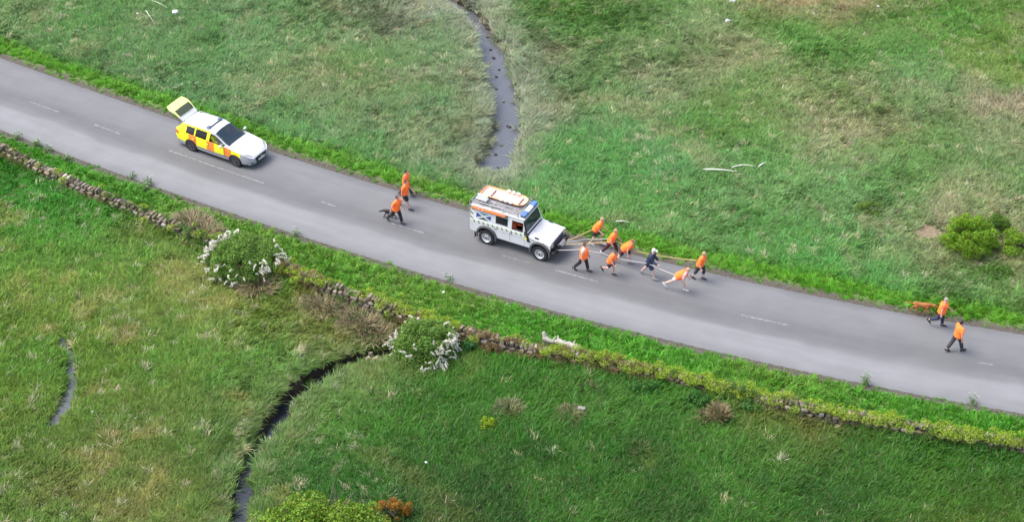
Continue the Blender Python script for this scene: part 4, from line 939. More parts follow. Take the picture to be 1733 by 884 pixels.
# ------------------------------------------------------------------ estate car, same axes
CA = empty('estate_car', (-15.78, 8.57, .03), -.524)
tag(CA, 'silver estate car with yellow and orange chequered sides and open tailgate', 'car')
ST = [  # x, half width, belt height, roof height, roof half width
(-1.02, 0.74, 1.01, 1.035, 0.6), (-0.9, 0.8, 1.015, 1.13, 0.585), (-0.62, 0.855, 1.02, 1.425, 0.565), (-0.3, 0.875, 1.02, 1.455, 0.575), (-0.12, 0.885, 1.015, 1.465, 0.58), (0.22, 0.895, 1.01, 1.475, 0.585), (0.3, 0.897, 1.01, 1.477, 0.585), (0.38, 0.9, 1.008, 1.478, 0.585), (0.7, 0.905, 1.005, 1.48, 0.585), (1.0, 0.908, 1.0, 1.475, 0.583), (1.03, 0.908, 1.0, 1.474, 0.583), (1.18, 0.908, 0.998, 1.465, 0.58), (1.45, 0.907, 0.995, 1.435, 0.57), (1.5, 0.907, 0.995, 1.41, 0.572), (1.8, 0.904, 0.973, 1.255, 0.6), (2.1, 0.9, 0.972, 1.105, 0.64), (2.33, 0.895, 0.95, 0.985, 0.68), (2.55, 0.89, 0.915, 0.965, 0.7), (2.8, 0.885, 0.885, 0.93, 0.69), (3.1, 0.875, 0.845, 0.885, 0.66), (3.4, 0.83, 0.785, 0.82, 0.6), (3.58, 0.74, 0.7, 0.735, 0.52), (3.7, 0.58, 0.6, 0.63, 0.42)]
def section(x, w, zb, zr, wr):
    low = .20+.10*max(0, (x-3.3)/.4)+.12*max(0, (-.7-x)/.3)
    return [(0, low), (w-.10, low), (w-.015, low+.10), (w, .48 if zb > .75 else low+.16), (w, .72*zb/.95), (w-.035, zb), (wr+.085*(1 if zr-zb > .1 else .5), zr-.13*(1 if zr-zb > .1 else .35)), (wr+.035*(1 if zr-zb > .1 else .3), zr-.055*(1 if zr-zb > .1 else .25)), (wr*.72, zr), (0, zr+.015)]
V = []; nj = 10
for q in ST:
    h = section(*q); V += [(q[0], -y, z) for y, z in h]+[(q[0], y, z) for y, z in h[-2:0:-1]]
nr = 18
Fc = []; Fm = []
def block(x):       # 0 silver, 1 yellow, 2 orange
    for b, m_ in ((-.12, 1), (.38, 2), (1.03, 1), (1.5, 2), (2.1, 1), (2.55, 2)):
        if x < b: return {1: 1, 2: 2}[m_]
    return 1 if x < 3.1 else 0
def blk(xm):
    e = [(-2, 1), (-.12, 2), (.38, 1), (1.03, 2), (1.5, 1), (2.1, 2), (2.55, 1), (3.1, 0)]
    r_ = 0
    for x0, k in e:
        if xm > x0: r_ = k
    return r_
for i in range(len(ST)-1):
    xm = (ST[i][0]+ST[i+1][0])/2
    for j in range(nr):
        jj = j if j < 9 else 17-j          # mirrored band index
        m_ = 0
        if jj in (3, 4): m_ = blk(xm)
        if jj == 3 and xm > 2.55: m_ = 0
        if jj in (0, 1): m_ = 3 if jj == 0 else 0
        if jj == 5:
            if xm < -.62: m_ = 1
            elif j < 9 and 1.18 < xm < 1.5: continue             # driver's pane wound down
            elif -.30 < xm < .22 or .30 < xm < 1.0 or 1.18 < xm < 2.1: m_ = 4
            elif xm < 2.1: m_ = 1
        if jj == 6 and -.62 < xm < 1.2: m_ = 1
        if jj == 6 and xm < -.62: m_ = 1
        if jj in (7, 8):
            if xm < -.62: continue                       # tailgate opening
            if 1.45 < xm < 2.33: m_ = 5
        if (jj > 6 or (jj in (5, 6) and xm > 2.33)) and m_ == 0: m_ = 6
        a, b = i*nr+j, i*nr+(j+1) % nr
        Fc.append((a, b, b+nr, a+nr)); Fm.append(m_)
e = (len(ST)-1)*nr; Fc.append(tuple(e+j for j in range(nr))); Fm.append(0)
lowr = [0, 1, 2, 3, 13, 14, 15]; Fc.append((0, 17, 16, 15, 3, 2, 1)); Fm.append(0)
me = pymesh('body', V, Fc, [SILVER, YEL, ORG, BLK, GLC, WSC, WHITE], Fm)
bm = bmesh.new(); bm.from_mesh(me); bmesh.ops.recalc_face_normals(bm, faces=bm.faces)
# wheel openings cut from the flanks
bm.free()
body = link('body', me, CA)
def arch_cut(ob, cx, r):
    c = MB().cyl((cx, -1.2, .33), (cx, 1.2, .33), r, 28); co = c.build('tmpc', [BLK]); md = ob.modifiers.new('b', 'BOOLEAN'); md.operation = 'DIFFERENCE'; md.object = co; md.solver = 'EXACT'; return co
body.parent = None
cuts = [arch_cut(body, 0, .385), arch_cut(body, 2.77, .385)]
dg = bpy.context.evaluated_depsgraph_get(); me2 = bpy.data.meshes.new_from_object(body.evaluated_get(dg))
for c in cuts: bpy.data.objects.remove(c)
body.modifiers.clear(); body.data = me2; me2.name = 'body'; body.parent = CA
me2.polygons.foreach_set('use_smooth', np.ones(len(me2.polygons), bool)); me2.set_sharp_from_angle(angle=R(28))
for x in (0, 2.77):
    for s in (-1, 1):
        wheel(CA, x, s*.785, .335, .22, RIMD, .07, 10, s)
        well(CA, x, s, .56, .86, .33, .384)
MB().box((1.35, 0, .24), (4.2, 1.5, .06), 0, .01).box((-.45, 0, .62), (.95, 1.35, .05), 0, .01).box((1.95, 0, .86), (.35, 1.45, .14), 0, .05).build('cabin_floor', [SEAT], CA)
for x, y in ((1.05, -.36), (1.05, .36), (.25, -.36), (.25, .36)):
    MB().box((x+.22, y, .52), (.5, .46, .14), 0, .04).box((x, y, .80), (.14, .46, .58), 0, .05, Matrix.Rotation(-.2, 3, 'Y')).box((x-.07, y, 1.14), (.08, .22, .14), 0, .03).build('seat', [SEAT], CA)
mb = MB(); mb.lathe([(.17, -.012), (.185, 0), (.17, .012), (.155, 0), (.17, -.012)], (0, 0, 0), 'z', 18); mb.cyl((-.16, 0, 0), (.16, 0, 0), .012, 6); mb.build('steering_wheel', [BLK], CA, loc=(1.72, -.36, .92), rot=(0, R(-62), 0))
# front end
def surf(x, y, dz=0):      # height of the bonnet at x, y
    h = section(*[float(np.interp(x, [q[0] for q in ST], [q[k] for q in ST])) if k else x for k in range(5)]); return float(np.interp(abs(y), [0, h[8][0], h[7][0], h[6][0], h[5][0]], [h[9][1], h[8][1], h[7][1], h[6][1], h[5][1]]))+dz
mb = MB(); mb.hull([Vector(q) for q in [(3.60, -.42, .34), (3.60, .42, .34), (3.74, -.32, .33), (3.74, .32, .33), (3.60, -.54, .60), (3.60, .54, .60), (3.745, -.40, .60), (3.745, .40, .60)]]); mb.build('grille', [BLK], CA)
mb = MB()
for z in (.40, .45, .50): mb.box((3.742, 0, z), (.015, .62, .012), 0, .003)
mb.build('grille_bars', [GRY], CA)
MB().box((3.757, 0, .42), (.012, .50, .11), 0, .003).build('number_plate', [mat('plate_white', (.60, .60, .58), .4)], CA)
MB().box((3.755, 0, .545), (.02, .13, .06), 0, .02).build('badge', [ALU], CA)
for s in (-1, 1):
    q = MB(); pts = [(3.22, .80), (3.42, .76), (3.56, .62), (3.60, .52), (3.46, .60), (3.30, .70)]
    V = [(x, s*y, surf(x, y, .012)) for x, y in pts]+[(x, s*(y+.02), surf(x, y, -.07)) for x, y in pts]; k = len(pts)
    q.add(V, [tuple(range(k)), tuple(range(2*k-1, k-1, -1))]+[(i, (i+1) % k, k+(i+1) % k, k+i) for i in range(k)]); q.build('headlight', [LENS], CA, smooth=60)
    MB().box((3.64, s*.60, .37), (.10, .22, .05), 0, .02, Matrix.Rotation(s*.55, 3, 'Z')).build('fog_lamp_slot', [BLK], CA)
    MB().box((3.60, s*.62, .31), (.10, .34, .03), 0, .01, Matrix.Rotation(s*.55, 3, 'Z')).build('bumper_trim', [ALU], CA)
    q = MB(); q.tube([(1.98, s*.86, .97), (2.02, s*.98, 1.0)], .02, 6); q.ell((2.02, s*1.01, 1.02), (.07, .11, .075)); q.build('door_mirror', [WHITE], CA, smooth=60)
    MB().hull([Vector(q) for q in [(-1.03, s*.60, .80), (-1.03, s*.60, .95), (-.80, s*.86, .82), (-.80, s*.865, .93), (-.86, s*.80, .80), (-.86, s*.80, .96), (-1.0, s*.78, .80), (-1.0, s*.78, .95)]]).build('tail_light', [REDL], CA, smooth=60)
    for x in (1.09, .17): MB().box((x, s*.915, .80), (.15, .025, .025), 0, .008).build('door_handle', [YEL], CA)
    MB().tube([(-.5, s*.545, 1.475), (-.3, s*.55, 1.505), (1.1, s*.55, 1.51), (1.3, s*.545, 1.475)], .014, 6).build('roof_rail', [ALU], CA, smooth=50)
for s in (-1, 1):
    for x in (.30, 1.18, 2.12): MB().box((x, s*.909, .70), (.012, .008, .46), 0, .002).build('door_seam', [GRY], CA)
    MB().box((1.4, s*.908, .44), (2.1, .012, .03), 0, .004).build('sill_trim', [GRY], CA)
MB().hull([Vector(q) for q in [(-1.12, -.55, .34), (-1.12, .55, .34), (-1.02, -.80, .34), (-1.02, .80, .34), (-1.13, -.55, .58), (-1.13, .55, .58), (-1.0, -.82, .66), (-1.0, .82, .66), (-.8, -.86, .36), (-.8, .86, .36)]]).build('rear_bumper', [SILVER], CA, smooth=40)
mb = MB()      # faint red lettering band on the bonnet
for i in range(8):
    y = -.30+i*.085; mb.add([(3.05, y, surf(3.05, y, .004)), (3.22, y, surf(3.22, y, .004)), (3.22, y+.05, surf(3.22, y+.05, .004)), (3.05, y+.05, surf(3.05, y+.05, .004))], [(0, 1, 2, 3)])
tag(mb.build('faint_red_lettering', [mat('faded_red_film', (.58, .42, .44), .5)], CA), kind='stuff')
mb = MB(); mb.box((.98, 0, 1.505), (.09, .90, .045), 0, .015); lb = mb.build('light_bar', [mat('dark_bar', (.03, .035, .06), .4)], CA)
for s in (-1, 1): q = MB(); q.ell((.92, s*.44, 1.515), (.13, .14, .035), nu=16); q.build('blue_lamp', [mat('blue_grey_lens', (.045, .07, .15), .2, coat=.6)], lb, smooth=80)
# tailgate swung up
TG = empty('tailgate', (-.60, 0, 1.44)); TG.parent = CA; TG['label'] = 'raised tailgate, dark window, yellow lower panel'
def tgp(t, y, d=0):
    """t along the gate from hinge; bends down past the window"""
    a0, a1 = R(143), R(158)
    if t < .60: x, z = math.cos(a0)*t, math.sin(a0)*t; nn = (math.cos(a0-math.pi/2), math.sin(a0-math.pi/2))
    else: x, z = math.cos(a0)*.60+math.cos(a1)*(t-.60), math.sin(a0)*.60+math.sin(a1)*(t-.60); nn = (math.cos(a1-math.pi/2), math.sin(a1-math.pi/2))
    return Vector((x+nn[0]*d, y, z+nn[1]*d))
def gate(t0, t1, y0a, y0b, m_, nm, n=4, th=.05, d0=0):
    mb = MB(); V = []
    for i in range(n+1):
        t = t0+(t1-t0)*i/n; w = y0a+(y0b-y0a)*i/n
        for y, d in ((-w, d0), (-w*.6, d0+.025), (0, d0+.035), (w*.6, d0+.025), (w, d0)): V.append(tgp(t, y, d))
        for y in (w, -w): V.append(tgp(t, y, d0-th))
    mb.add(V, [(i*7+j, i*7+(j+1) % 7, i*7+7+(j+1) % 7, i*7+7+j) for i in range(n) for j in range(7)]+[(0, 1, 2, 3, 4, 5, 6), tuple(n*7+j for j in range(6, -1, -1))]); return mb.build(nm, [m_], TG, smooth=40)
gate(0, .26, .57, .60, WHITE, 'spoiler'); gate(.26, .66, .60, .66, YELP, 'window_frame'); gate(.27, .645, .52, .54, GLS, 'rear_window', d0=.035, th=.02)
gate(.66, .84, .66, .68, YELP, 'upper_panel'); gate(.84, 1.13, .68, .60, YELP, 'lower_panel')
for s in (-1, 1): MB().tube([(-.75, s*.56, 1.05), (-.60-.42, s*.60, 1.44+.22)], .011, 6).build('gas_strut', [BLK], CA)

# ------------------------------------------------------------------ people
SKIN = mat('skin', (.52, .31, .23), .55, var=.06); SKIN2 = mat('fair_skin', (.60, .38, .30), .55, var=.06)
EYE = mat('eye', (.03, .02, .02), .3); LIP = mat('lip', (.36, .12, .10), .5)
def cloth(name, c, var=.12): return mat(name, c, .8, var=var, bump=.25, scale=16)
HIVIS = cloth('orange_hi_vis', (1.2, .20, .03), .06); HIVIS2 = cloth('red_orange_hi_vis', (1.1, .16, .05), .06); YJ = cloth('yellow_jacket', (.75, .80, .05))
REFL = mat('reflective_tape', (.62, .60, .52), .35, metal=.2)
BLACK = cloth('black_cloth', (.016, .016, .019)); DARKG = cloth('charcoal_cloth', (.035, .036, .042)); NAVY = cloth('navy_cloth', (.018, .024, .06)); MAROON = cloth('maroon_cloth', (.07, .018, .028)); PINK = cloth('pink_cloth', (.72, .36, .37)); PALE = cloth('pale_shorts_cloth', (.62, .50, .47)); GREYC = cloth('grey_cloth', (.16, .16, .17))
SHOE_D = mat('dark_shoe', (.02, .02, .022), .6); SHOE_W = mat('white_trainer', (.55, .55, .54), .6); SHOE_G = mat('grey_trainer', (.2, .2, .21), .6)
H_BR = mat('brown_hair', (.06, .035, .02), .6, bump=.6, scale=40); H_BL = mat('blond_hair', (.38, .26, .13), .6, bump=.6, scale=40); H_GR = mat('grey_hair', (.30, .28, .25), .6, bump=.6, scale=40); H_DK = mat('dark_hair', (.02, .016, .014), .6, bump=.6, scale=40); H_RD = mat('ginger_hair', (.22, .09, .03), .6, bump=.6, scale=40)

def ry(v, a):       # turn in the x-z plane, positive tips +z towards +x
    c, s = math.cos(a), math.sin(a); return Vector((v.x*c+v.z*s, v.y, -v.x*s+v.z*c))
def person(label, loc, heading, o, pose, H=1.75, group='people walking with the rescue truck', seat_z=None):
    """pose in degrees: lean, (thigh, knee) per leg left/right, (shoulder fwd, out, elbow) per arm, head turn/nod"""
    H *= .97; k = H/1.75; root = empty('person', loc, heading); tag(root, label, 'person', group)
    Z = Vector((0, 0, 1)); lean = R(pose.get('lean', 5)); U = ry(Z, lean); Y = Vector((0, 1, 0))
    pel = Vector((0, 0, 0)); legs = []
    for side, key in ((1, 'L'), (-1, 'R')):
        th, kn = pose.get(key, (0, 5)); a = R(th); b = R(th-kn)
        hip = pel+Vector((0, side*.092, -.02)); knee = hip+ry(Vector((0, 0, -1)), -a)*.43+Vector((0, side*.012, 0)); ank = knee+ry(Vector((0, 0, -1)), -b)*.42
        foot_a = pose.get('f'+key, max(-8, min(0, (th-kn)*.0)) if (th-kn) > -12 else (th-kn)*.75)
        fd = ry(Vector((1, 0, 0)), -R(foot_a)); heel = ank+ry(Vector((-.055, 0, -.05)), -R(foot_a)); toe = ank+fd*.19+ry(Vector((0, 0, -.055)), -R(foot_a))
        legs.append((side, hip, knee, ank, heel, toe, fd))
    low = min(min(l[4].z, l[5].z) for l in legs)-.028
    lift = Vector((0, 0, -low)) if seat_z is None else Vector((0, 0, seat_z/k+.02))
    cx = -sum((l[3].x for l in legs))/2 if seat_z is None else 0
    lift += Vector((cx, 0, 0))
    pel = pel+lift; legs = [(l[0], l[1]+lift, l[2]+lift, l[3]+lift, l[4]+lift, l[5]+lift, l[6]) for l in legs]
    sp = lambda t, f=0: pel+U*t+ry(Vector((1, 0, 0)), lean)*f
    tw = R(pose.get('turn', 0)); nod = R(pose.get('nod', 0))
    neck = sp(.50); HU = ry(Z, lean*.45+nod); head = neck+HU*.165+ry(Vector((1, 0, 0)), lean*.45+nod)*.02
    rotH = Matrix.Rotation(tw, 3, 'Z')
    def hp(x, y, z): q = rotH @ Vector((x, y, z)); return head+ry(Vector((q.x, q.y, q.z)), lean*.45+nod)
    arms = []
    for side, key in ((1, 'aL'), (-1, 'aR')):
        s1, out, el = pose.get(key, (0, 8, 15)); sh = sp(.435)+Y*side*.185
        d1 = ry(Vector((0, 0, -1)), -R(s1)+lean*.5); d1 = (d1*math.cos(R(out))+Y*side*math.sin(R(out))).normalized(); elb = sh+d1*.29
        d2 = ry(Vector((0, 0, -1)), -R(s1+el)+lean*.5); d2 = (d2*math.cos(R(out*.4))+Y*side*math.sin(R(pose.get('in'+key, out*.4)))).normalized(); wr = elb+d2*.25
        arms.append((side, sh, elb, wr, d2))
    S = lambda v: v*k
    skin = o.get('skin', SKIN); b = MB()
    fl = tuple(Y)
    b.tube([S(sp(-.06)), S(sp(.02)), S(sp(.16)), S(sp(.30)), S(sp(.42)), S(sp(.475)), S(sp(.515)), S(neck+HU*.07)], [(.135*k, .09*k), (.155*k, .10*k), (.125*k, .09*k), (.155*k, .105*k), (.165*k, .09*k), (.10*k, .065*k), (.055*k, .055*k), (.052*k, .052*k)], 14, flat=tuple(ry(Vector((1, 0, 0)), lean)))
    b.tube([S(hp(.015, 0, -.10)), S(hp(.018, 0, -.075)), S(hp(.01, 0, -.02)), S(hp(0, 0, .04)), S(hp(-.008, 0, .085)), S(hp(-.01, 0, .108))], [(.035*k, .045*k), (.056*k, .07*k), (.071*k, .090*k), (.076*k, .097*k), (.06*k, .075*k), (.02*k, .03*k)], 14, flat=tuple(ry(rotH @ Vector((1, 0, 0)), lean*.45+nod)))
    b.tube([S(hp(.085, 0, .015)), S(hp(.112, 0, -.03)), S(hp(.085, 0, -.045))], [.008*k, .016*k, .012*k], 6)
    for s in (-1, 1): b.ell(S(hp(-.005, s*.078, -.015)), (.02*k, .01*k, .032*k), nu=8, nv=5)
    for side, hip, knee, ank, heel, toe, fd in legs:
        b.tube([S(hip+Vector((0, 0, .04))), S(hip.lerp(knee, .3)), S(knee), S(knee.lerp(ank, .3)), S(knee.lerp(ank, .7)), S(ank)], [.092*k, .086*k, .058*k, .062*k, .044*k, .038*k], 10)
        b.tube([S(heel), S(heel.lerp(toe, .35)+Vector((0, 0, .015))), S(heel.lerp(toe, .75)), S(toe)], [.034*k, .042*k, .036*k, .022*k], 8)
        b.tube([S(ank), S(heel.lerp(toe, .2))], [.038*k, .036*k], 8)
    for side, sh, elb, wr, d2 in arms:
        b.tube([S(sh-Y*side*.05), S(sh), S(sh.lerp(elb, .4)), S(elb), S(elb.lerp(wr, .3)), S(wr)], [.055*k, .056*k, .047*k, .038*k, .039*k, .027*k], 10)
    me = remesh(b, .017*k, skin)
    # hands, eyes and mouth join the body mesh
    hb = MB()
    for side, sh, elb, wr, d2 in arms:
        N_ = Y*side; N_ = (N_-d2*N_.dot(d2)).normalized(); F_ = d2.cross(N_)*side; F_ = -F_ if F_.x < 0 else F_
        hb.tube([S(wr-d2*.015), S(wr+d2*.03), S(wr+d2*.085)], [(.024*k, .020*k), (.040*k, .016*k), (.042*k, .014*k)], 8, flat=tuple(N_))
        grip = pose.get('grip', .35)
        for j, (off, ln) in enumerate(((.032, .072), (.011, .082), (-.011, .076), (-.031, .06))):
            p0 = wr+d2*.078+F_*off; d = d2; pts = [S(p0)]
            for q in range(3): d = (d*math.cos(grip*1.1)-N_*math.sin(grip*1.1)).normalized(); p0 = p0+d*ln/3*(1.15-.15*q); pts.append(S(p0))
            hb.tube(pts, [.0095*k, .009*k, .008*k, .006*k], 6)
        p0 = wr+d2*.03+F_*.035; hb.tube([S(wr+d2*.02+F_*.02), S(p0+F_*.012), S(p0+d2*.035+F_*.022-N_*.012), S(p0+d2*.06+F_*.012-N_*.02)], [.013*k, .012*k, .010*k, .007*k], 6)
    for s in (-1, 1): hb.ell(S(hp(.082, s*.032, .012)), (.012*k, .014*k, .009*k), 1, 8, 5)
    hb.ell(S(hp(.083, 0, -.062)), (.012*k, .026*k, .008*k), 2, 8, 5)
    h2 = hb.mesh('h', [skin, EYE, LIP], smooth=60)
    bm = bmesh.new(); bm.from_mesh(me); bm.from_mesh(h2); bm.to_mesh(me); bm.free(); bpy.data.meshes.remove(h2)
    me.materials.append(EYE); me.materials.append(LIP); me.name = 'body'
    link('body', me, root)
    # clothes
    fl = tuple(ry(Vector((1, 0, 0)), lean))
    t = MB(); mg = o.get('loose', .045)+.02
    t.tube([S(sp(-.10)), S(sp(-.02)), S(sp(.14)), S(sp(.30)), S(sp(.41)), S(sp(.47)), S(sp(.505))], [((.165+mg)*k, (.115+mg)*k), ((.163+mg)*k, (.112+mg)*k), ((.145+mg)*k, (.105+mg)*k), ((.165+mg*.8)*k, (.113+mg*.8)*k), ((.178+mg*.4)*k, (.10+mg*.4)*k), (.13*k, .085*k), (.075*k, .072*k)], 16, flat=fl)
    slv = o.get('sleeve', .75)
    for side, sh, elb, wr, d2 in arms:
        if slv <= 1: t.tube([S(sh-Y*side*.07), S(sh), S(sh.lerp(elb, slv))], [.08*k, .088*k, .08*k], 10)
        else: t.tube([S(sh-Y*side*.07), S(sh), S(elb), S(elb.lerp(wr, .9))], [.08*k, .084*k, .066*k, .05*k], 10)
    tm = remesh(t, .022*k, o['top']); tm.name = 'top'; link(o.get('top_name', 'hi_vis_top'), tm, root)
    if o.get('vest'):
        t = MB(); t.tube([S(sp(-.08)), S(sp(.1)), S(sp(.30)), S(sp(.42)), S(sp(.46))], [((.185+mg)*k, (.13+mg)*k), ((.17+mg)*k, (.125+mg)*k), ((.18+mg)*k, (.13+mg)*k), ((.15+mg)*k, (.115+mg)*k), (.11*k, .085*k)], 16, flat=fl, cap=False)
        t.build('hi_vis_vest', [o['vest']], root, smooth=60)
    if o.get('tape', False):
        for h in (.06, .22):
            t = MB(); t.tube([S(sp(h-.02)), S(sp(h+.02))], [((.158+mg)*k, (.118+mg)*k), ((.158+mg)*k, (.118+mg)*k)], 16, cap=False, flat=fl); t.build('reflective_band', [REFL], root, smooth=60)
    t = MB(); ll = o.get('leg', 1.9)
    t.tube([S(sp(-.10)), S(sp(-.02)), S(sp(.07)), S(sp(.10))], [(.15*k, .108*k), (.172*k, .118*k), (.155*k, .108*k), (.14*k, .10*k)], 14, flat=fl)
    for side, hip, knee, ank, heel, toe, fd in legs:
        if ll <= 1: t.tube([S(hip+Vector((0, 0, .03))), S(hip.lerp(knee, .35)), S(hip.lerp(knee, ll))], [.11*k, .115*k, .112*k], 10)
        else: t.tube([S(hip+Vector((0, 0, .03))), S(hip.lerp(knee, .35)), S(knee), S(knee.lerp(ank, .4)), S(knee.lerp(ank, ll-1))], [.11*k, .112*k, .09*k, .086*k, .072*k], 10)
    tm = remesh(t, .022*k, o['legs']); tm.name = 'legs'; link('trousers' if ll > 1 else 'shorts', tm, root)
    for side, hip, knee, ank, heel, toe, fd in legs:
        t = MB(); up = Vector((0, 0, 1)); up = (up-fd*up.dot(fd)).normalized()
        t.tube([S(heel-fd*.02-up*.0), S(heel.lerp(toe, .3)+up*.012), S(heel.lerp(toe, .75)+up*.004), S(toe+fd*.035)], [(.038*k, .044*k), (.046*k, .056*k), (.05*k, .042*k), (.034*k, .024*k)], 10, flat=tuple(up))
        t.tube([S(heel.lerp(toe, .2)), S(heel.lerp(ank, .75)+fd*.02)], [.046*k, .046*k], 8)
        t.build('shoe', [o.get('shoe', SHOE_D)], root, smooth=60)
    # hair or cap
    t = MB(); V = []; nu, nv = 14, 7; long_ = o.get('hairlen', 0)
    for i in range(nv+1):
        e = R(88-i*(88+22+long_)/nv)
        for j in range(nu):
            a = 2*math.pi*j/nu; front = math.cos(a) > .25; ee = max(e, R(34)) if front and i > 0 else e
            rx, ry_, rz = .104, .084, .115
            V.append(S(hp(-.010+rx*math.cos(a)*math.cos(ee), ry_*math.sin(a)*math.cos(ee), .012+rz*math.sin(ee)-(max(0, -ee)*.06 if not front else 0))))
    V.append(S(hp(-.01, 0, .128)))
    t.add(V, [(i*nu+j, i*nu+(j+1) % nu, (i+1)*nu+(j+1) % nu, (i+1)*nu+j) for i in range(nv) for j in range(nu)]+[(len(V)-1, j, (j+1) % nu) for j in range(nu)])
    if o.get('cap'):
        hat = t.build('cap', [o['cap']], root, smooth=60)
        b2 = MB(); b2.hull([S(hp(x, y, z)) for x, y, z in ((.07, -.07, .06), (.07, .07, .06), (.16, -.05, .035), (.16, .05, .035), (.175, 0, .035), (.07, -.07, .05), (.07, .07, .05), (.16, -.05, .028), (.16, .05, .028), (.175, 0, .028))]); b2.build('peak', [o['cap']], hat)
    else:
        if o.get('tail'): t.tube([S(hp(-.10, 0, .05)), S(hp(-.15, 0, .0)), S(hp(-.14, 0, -.12))], [.03*k, .032*k, .012*k], 8)
        t.build('hair', [o.get('hair', H_BR)], root, smooth=60)
    if o.get('pack'):
        t = MB(); c = sp(.27, -.19); t.box(S(c), (.16*k, .30*k, .42*k), 0, .06*k, Matrix.Rotation(lean, 3, 'Y')); t.build('rucksack', [o['pack']], root, smooth=60)
    return root
def rheading(x): return math.atan(float(road_slope(x)))
def rz_(x, y):
    s = float(road_s(np.array([x]), np.array([y]))[0]); return .055*(1-min(1, (s/HALF)**2)) if abs(s) < HALF else zl(x, y)
def walker(px, py, label, o, pose, H=1.75, turn=0., **kw):
    q = G(px, py); return person(label, (q.x, q.y, rz_(q.x, q.y)+.004), rheading(q.x)+R(turn), o, pose, H, **kw)
# the three behind the truck
walker(687, 332, 'person in orange vest and black trousers, furthest from camera behind the truck', dict(top=HIVIS2, legs=BLACK, hair=H_DK, sleeve=.6), dict(lean=4, L=(24, 6), R=(-16, 18), aL=(-18, 10, 15), aR=(22, 10, 30)), 1.62)
walker(685, 353, 'person in orange top and black shorts, middle of three behind the truck', dict(top=HIVIS, legs=BLACK, leg=.95, hair=H_BR, sleeve=.7), dict(lean=6, L=(-14, 22), R=(24, 8), aL=(25, 10, 25), aR=(-15, 10, 20)), 1.76, turn=4)
walker(668, 378, 'person in orange top and black trousers walking beside the black dog', dict(top=HIVIS, legs=BLACK, hair=H_BR, sleeve=.75), dict(lean=8, L=(20, 6), R=(-26, 22), aL=(20, 8, 30), aR=(-22, 14, 10)), 1.74, turn=-6)
# the hauling party in front of the truck
walker(1009, 415, 'person in orange top and dark shorts on the shortest rope, grass side', dict(top=HIVIS, legs=DARKG, leg=.8, hair=H_BL, sleeve=.7, shoe=SHOE_W, skin=SKIN2), dict(lean=27, L=(26, 14), R=(-8, 16), aL=(5, 6, 60), aR=(10, 6, 55), grip=.8), 1.78)
walker(1031, 432, 'person with long fair hair, orange top and maroon trousers, hauling', dict(top=HIVIS, legs=MAROON, hair=H_BL, hairlen=38, sleeve=.6, shoe=SHOE_W, skin=SKIN2), dict(lean=20, L=(34, 26), R=(-24, 14), aL=(15, 8, 50), aR=(-10, 8, 40), grip=.8), 1.70)
walker(1053, 446, 'person in orange vest bent forward, third in line along the far rope', dict(top=HIVIS2, vest=HIVIS, legs=MAROON, leg=.9, hair=H_RD, sleeve=.5, shoe=SHOE_G, skin=SKIN2), dict(lean=44, L=(30, 30), R=(-26, 8), aL=(10, 10, 40), aR=(0, 12, 35), grip=.8, nod=-12), 1.74)
walker(983, 460, 'person in orange vest and black trousers walking upright next to the truck bumper', dict(top=cloth('white_tee', (.55, .52, .5)), vest=HIVIS, top_name='shirt', legs=BLACK, hair=H_BR, sleeve=.5, shoe=SHOE_D), dict(lean=3, L=(16, 4), R=(-24, 16), aL=(12, 8, 12), aR=(-4, 8, 12)), 1.74)
walker(1028, 465, 'person in orange vest and dark shorts stepping on one leg, hauling in mid road', dict(top=HIVIS2, vest=HIVIS, legs=NAVY, leg=.75, hair=H_BR, sleeve=.55, shoe=SHOE_D), dict(lean=24, L=(18, 22), R=(-6, 66), aL=(10, 10, 60), aR=(12, 10, 55), grip=.8, nod=8), 1.60, turn=-12)
walker(1096, 470, 'person in white cap, navy jacket and navy shorts on the rope', dict(top=NAVY, top_name='jacket', legs=NAVY, leg=.9, cap=mat('white_cap', (.62, .66, .64), .7), sleeve=1.5, shoe=SHOE_G, skin=SKIN2), dict(lean=15, L=(-24, 10), R=(26, 12), aL=(15, 8, 40), aR=(35, 8, 40), grip=.8), 1.80, turn=-4)
walker(1141, 492, 'person in pink top, orange vest and pale shorts straining far forward', dict(top=PINK, vest=HIVIS, top_name='pink_top', legs=PALE, leg=.7, hair=H_BL, sleeve=.8, shoe=SHOE_W, skin=SKIN2, tail=True), dict(lean=50, L=(34, 26), R=(-46, 10), aL=(10, 8, 60), aR=(10, 8, 60), grip=.8, nod=-10), 1.72)
walker(1180, 473, 'person in loose orange top and dark leggings at the head of the far rope', dict(top=HIVIS, legs=DARKG, leg=1.45, hair=H_BL, hairlen=25, sleeve=.9, loose=.05, shoe=SHOE_D, skin=SKIN2), dict(lean=14, L=(24, 30), R=(-16, 12), aL=(8, 16, 30), aR=(2, 16, 30), grip=.8), 1.72, turn=-10)
# the pair ahead
walker(1582, 552, 'person in orange vest and dark trousers beside the brown dog', dict(top=HIVIS2, vest=HIVIS, legs=NAVY, hair=H_GR, sleeve=.6, shoe=SHOE_D, skin=SKIN2), dict(lean=8, L=(10, 6), R=(-16, 50), aL=(24, 8, 30), aR=(-6, 10, 12)), 1.72, turn=-4)
walker(1614, 597, 'person in orange T-shirt and charcoal trousers leading, furthest right', dict(top=HIVIS, legs=DARKG, hair=H_DK, sleeve=.8, loose=.04, shoe=SHOE_D), dict(lean=4, L=(-22, 10), R=(20, 4), aL=(18, 26, 20), aR=(-14, 26, 20)), 1.80, turn=38)
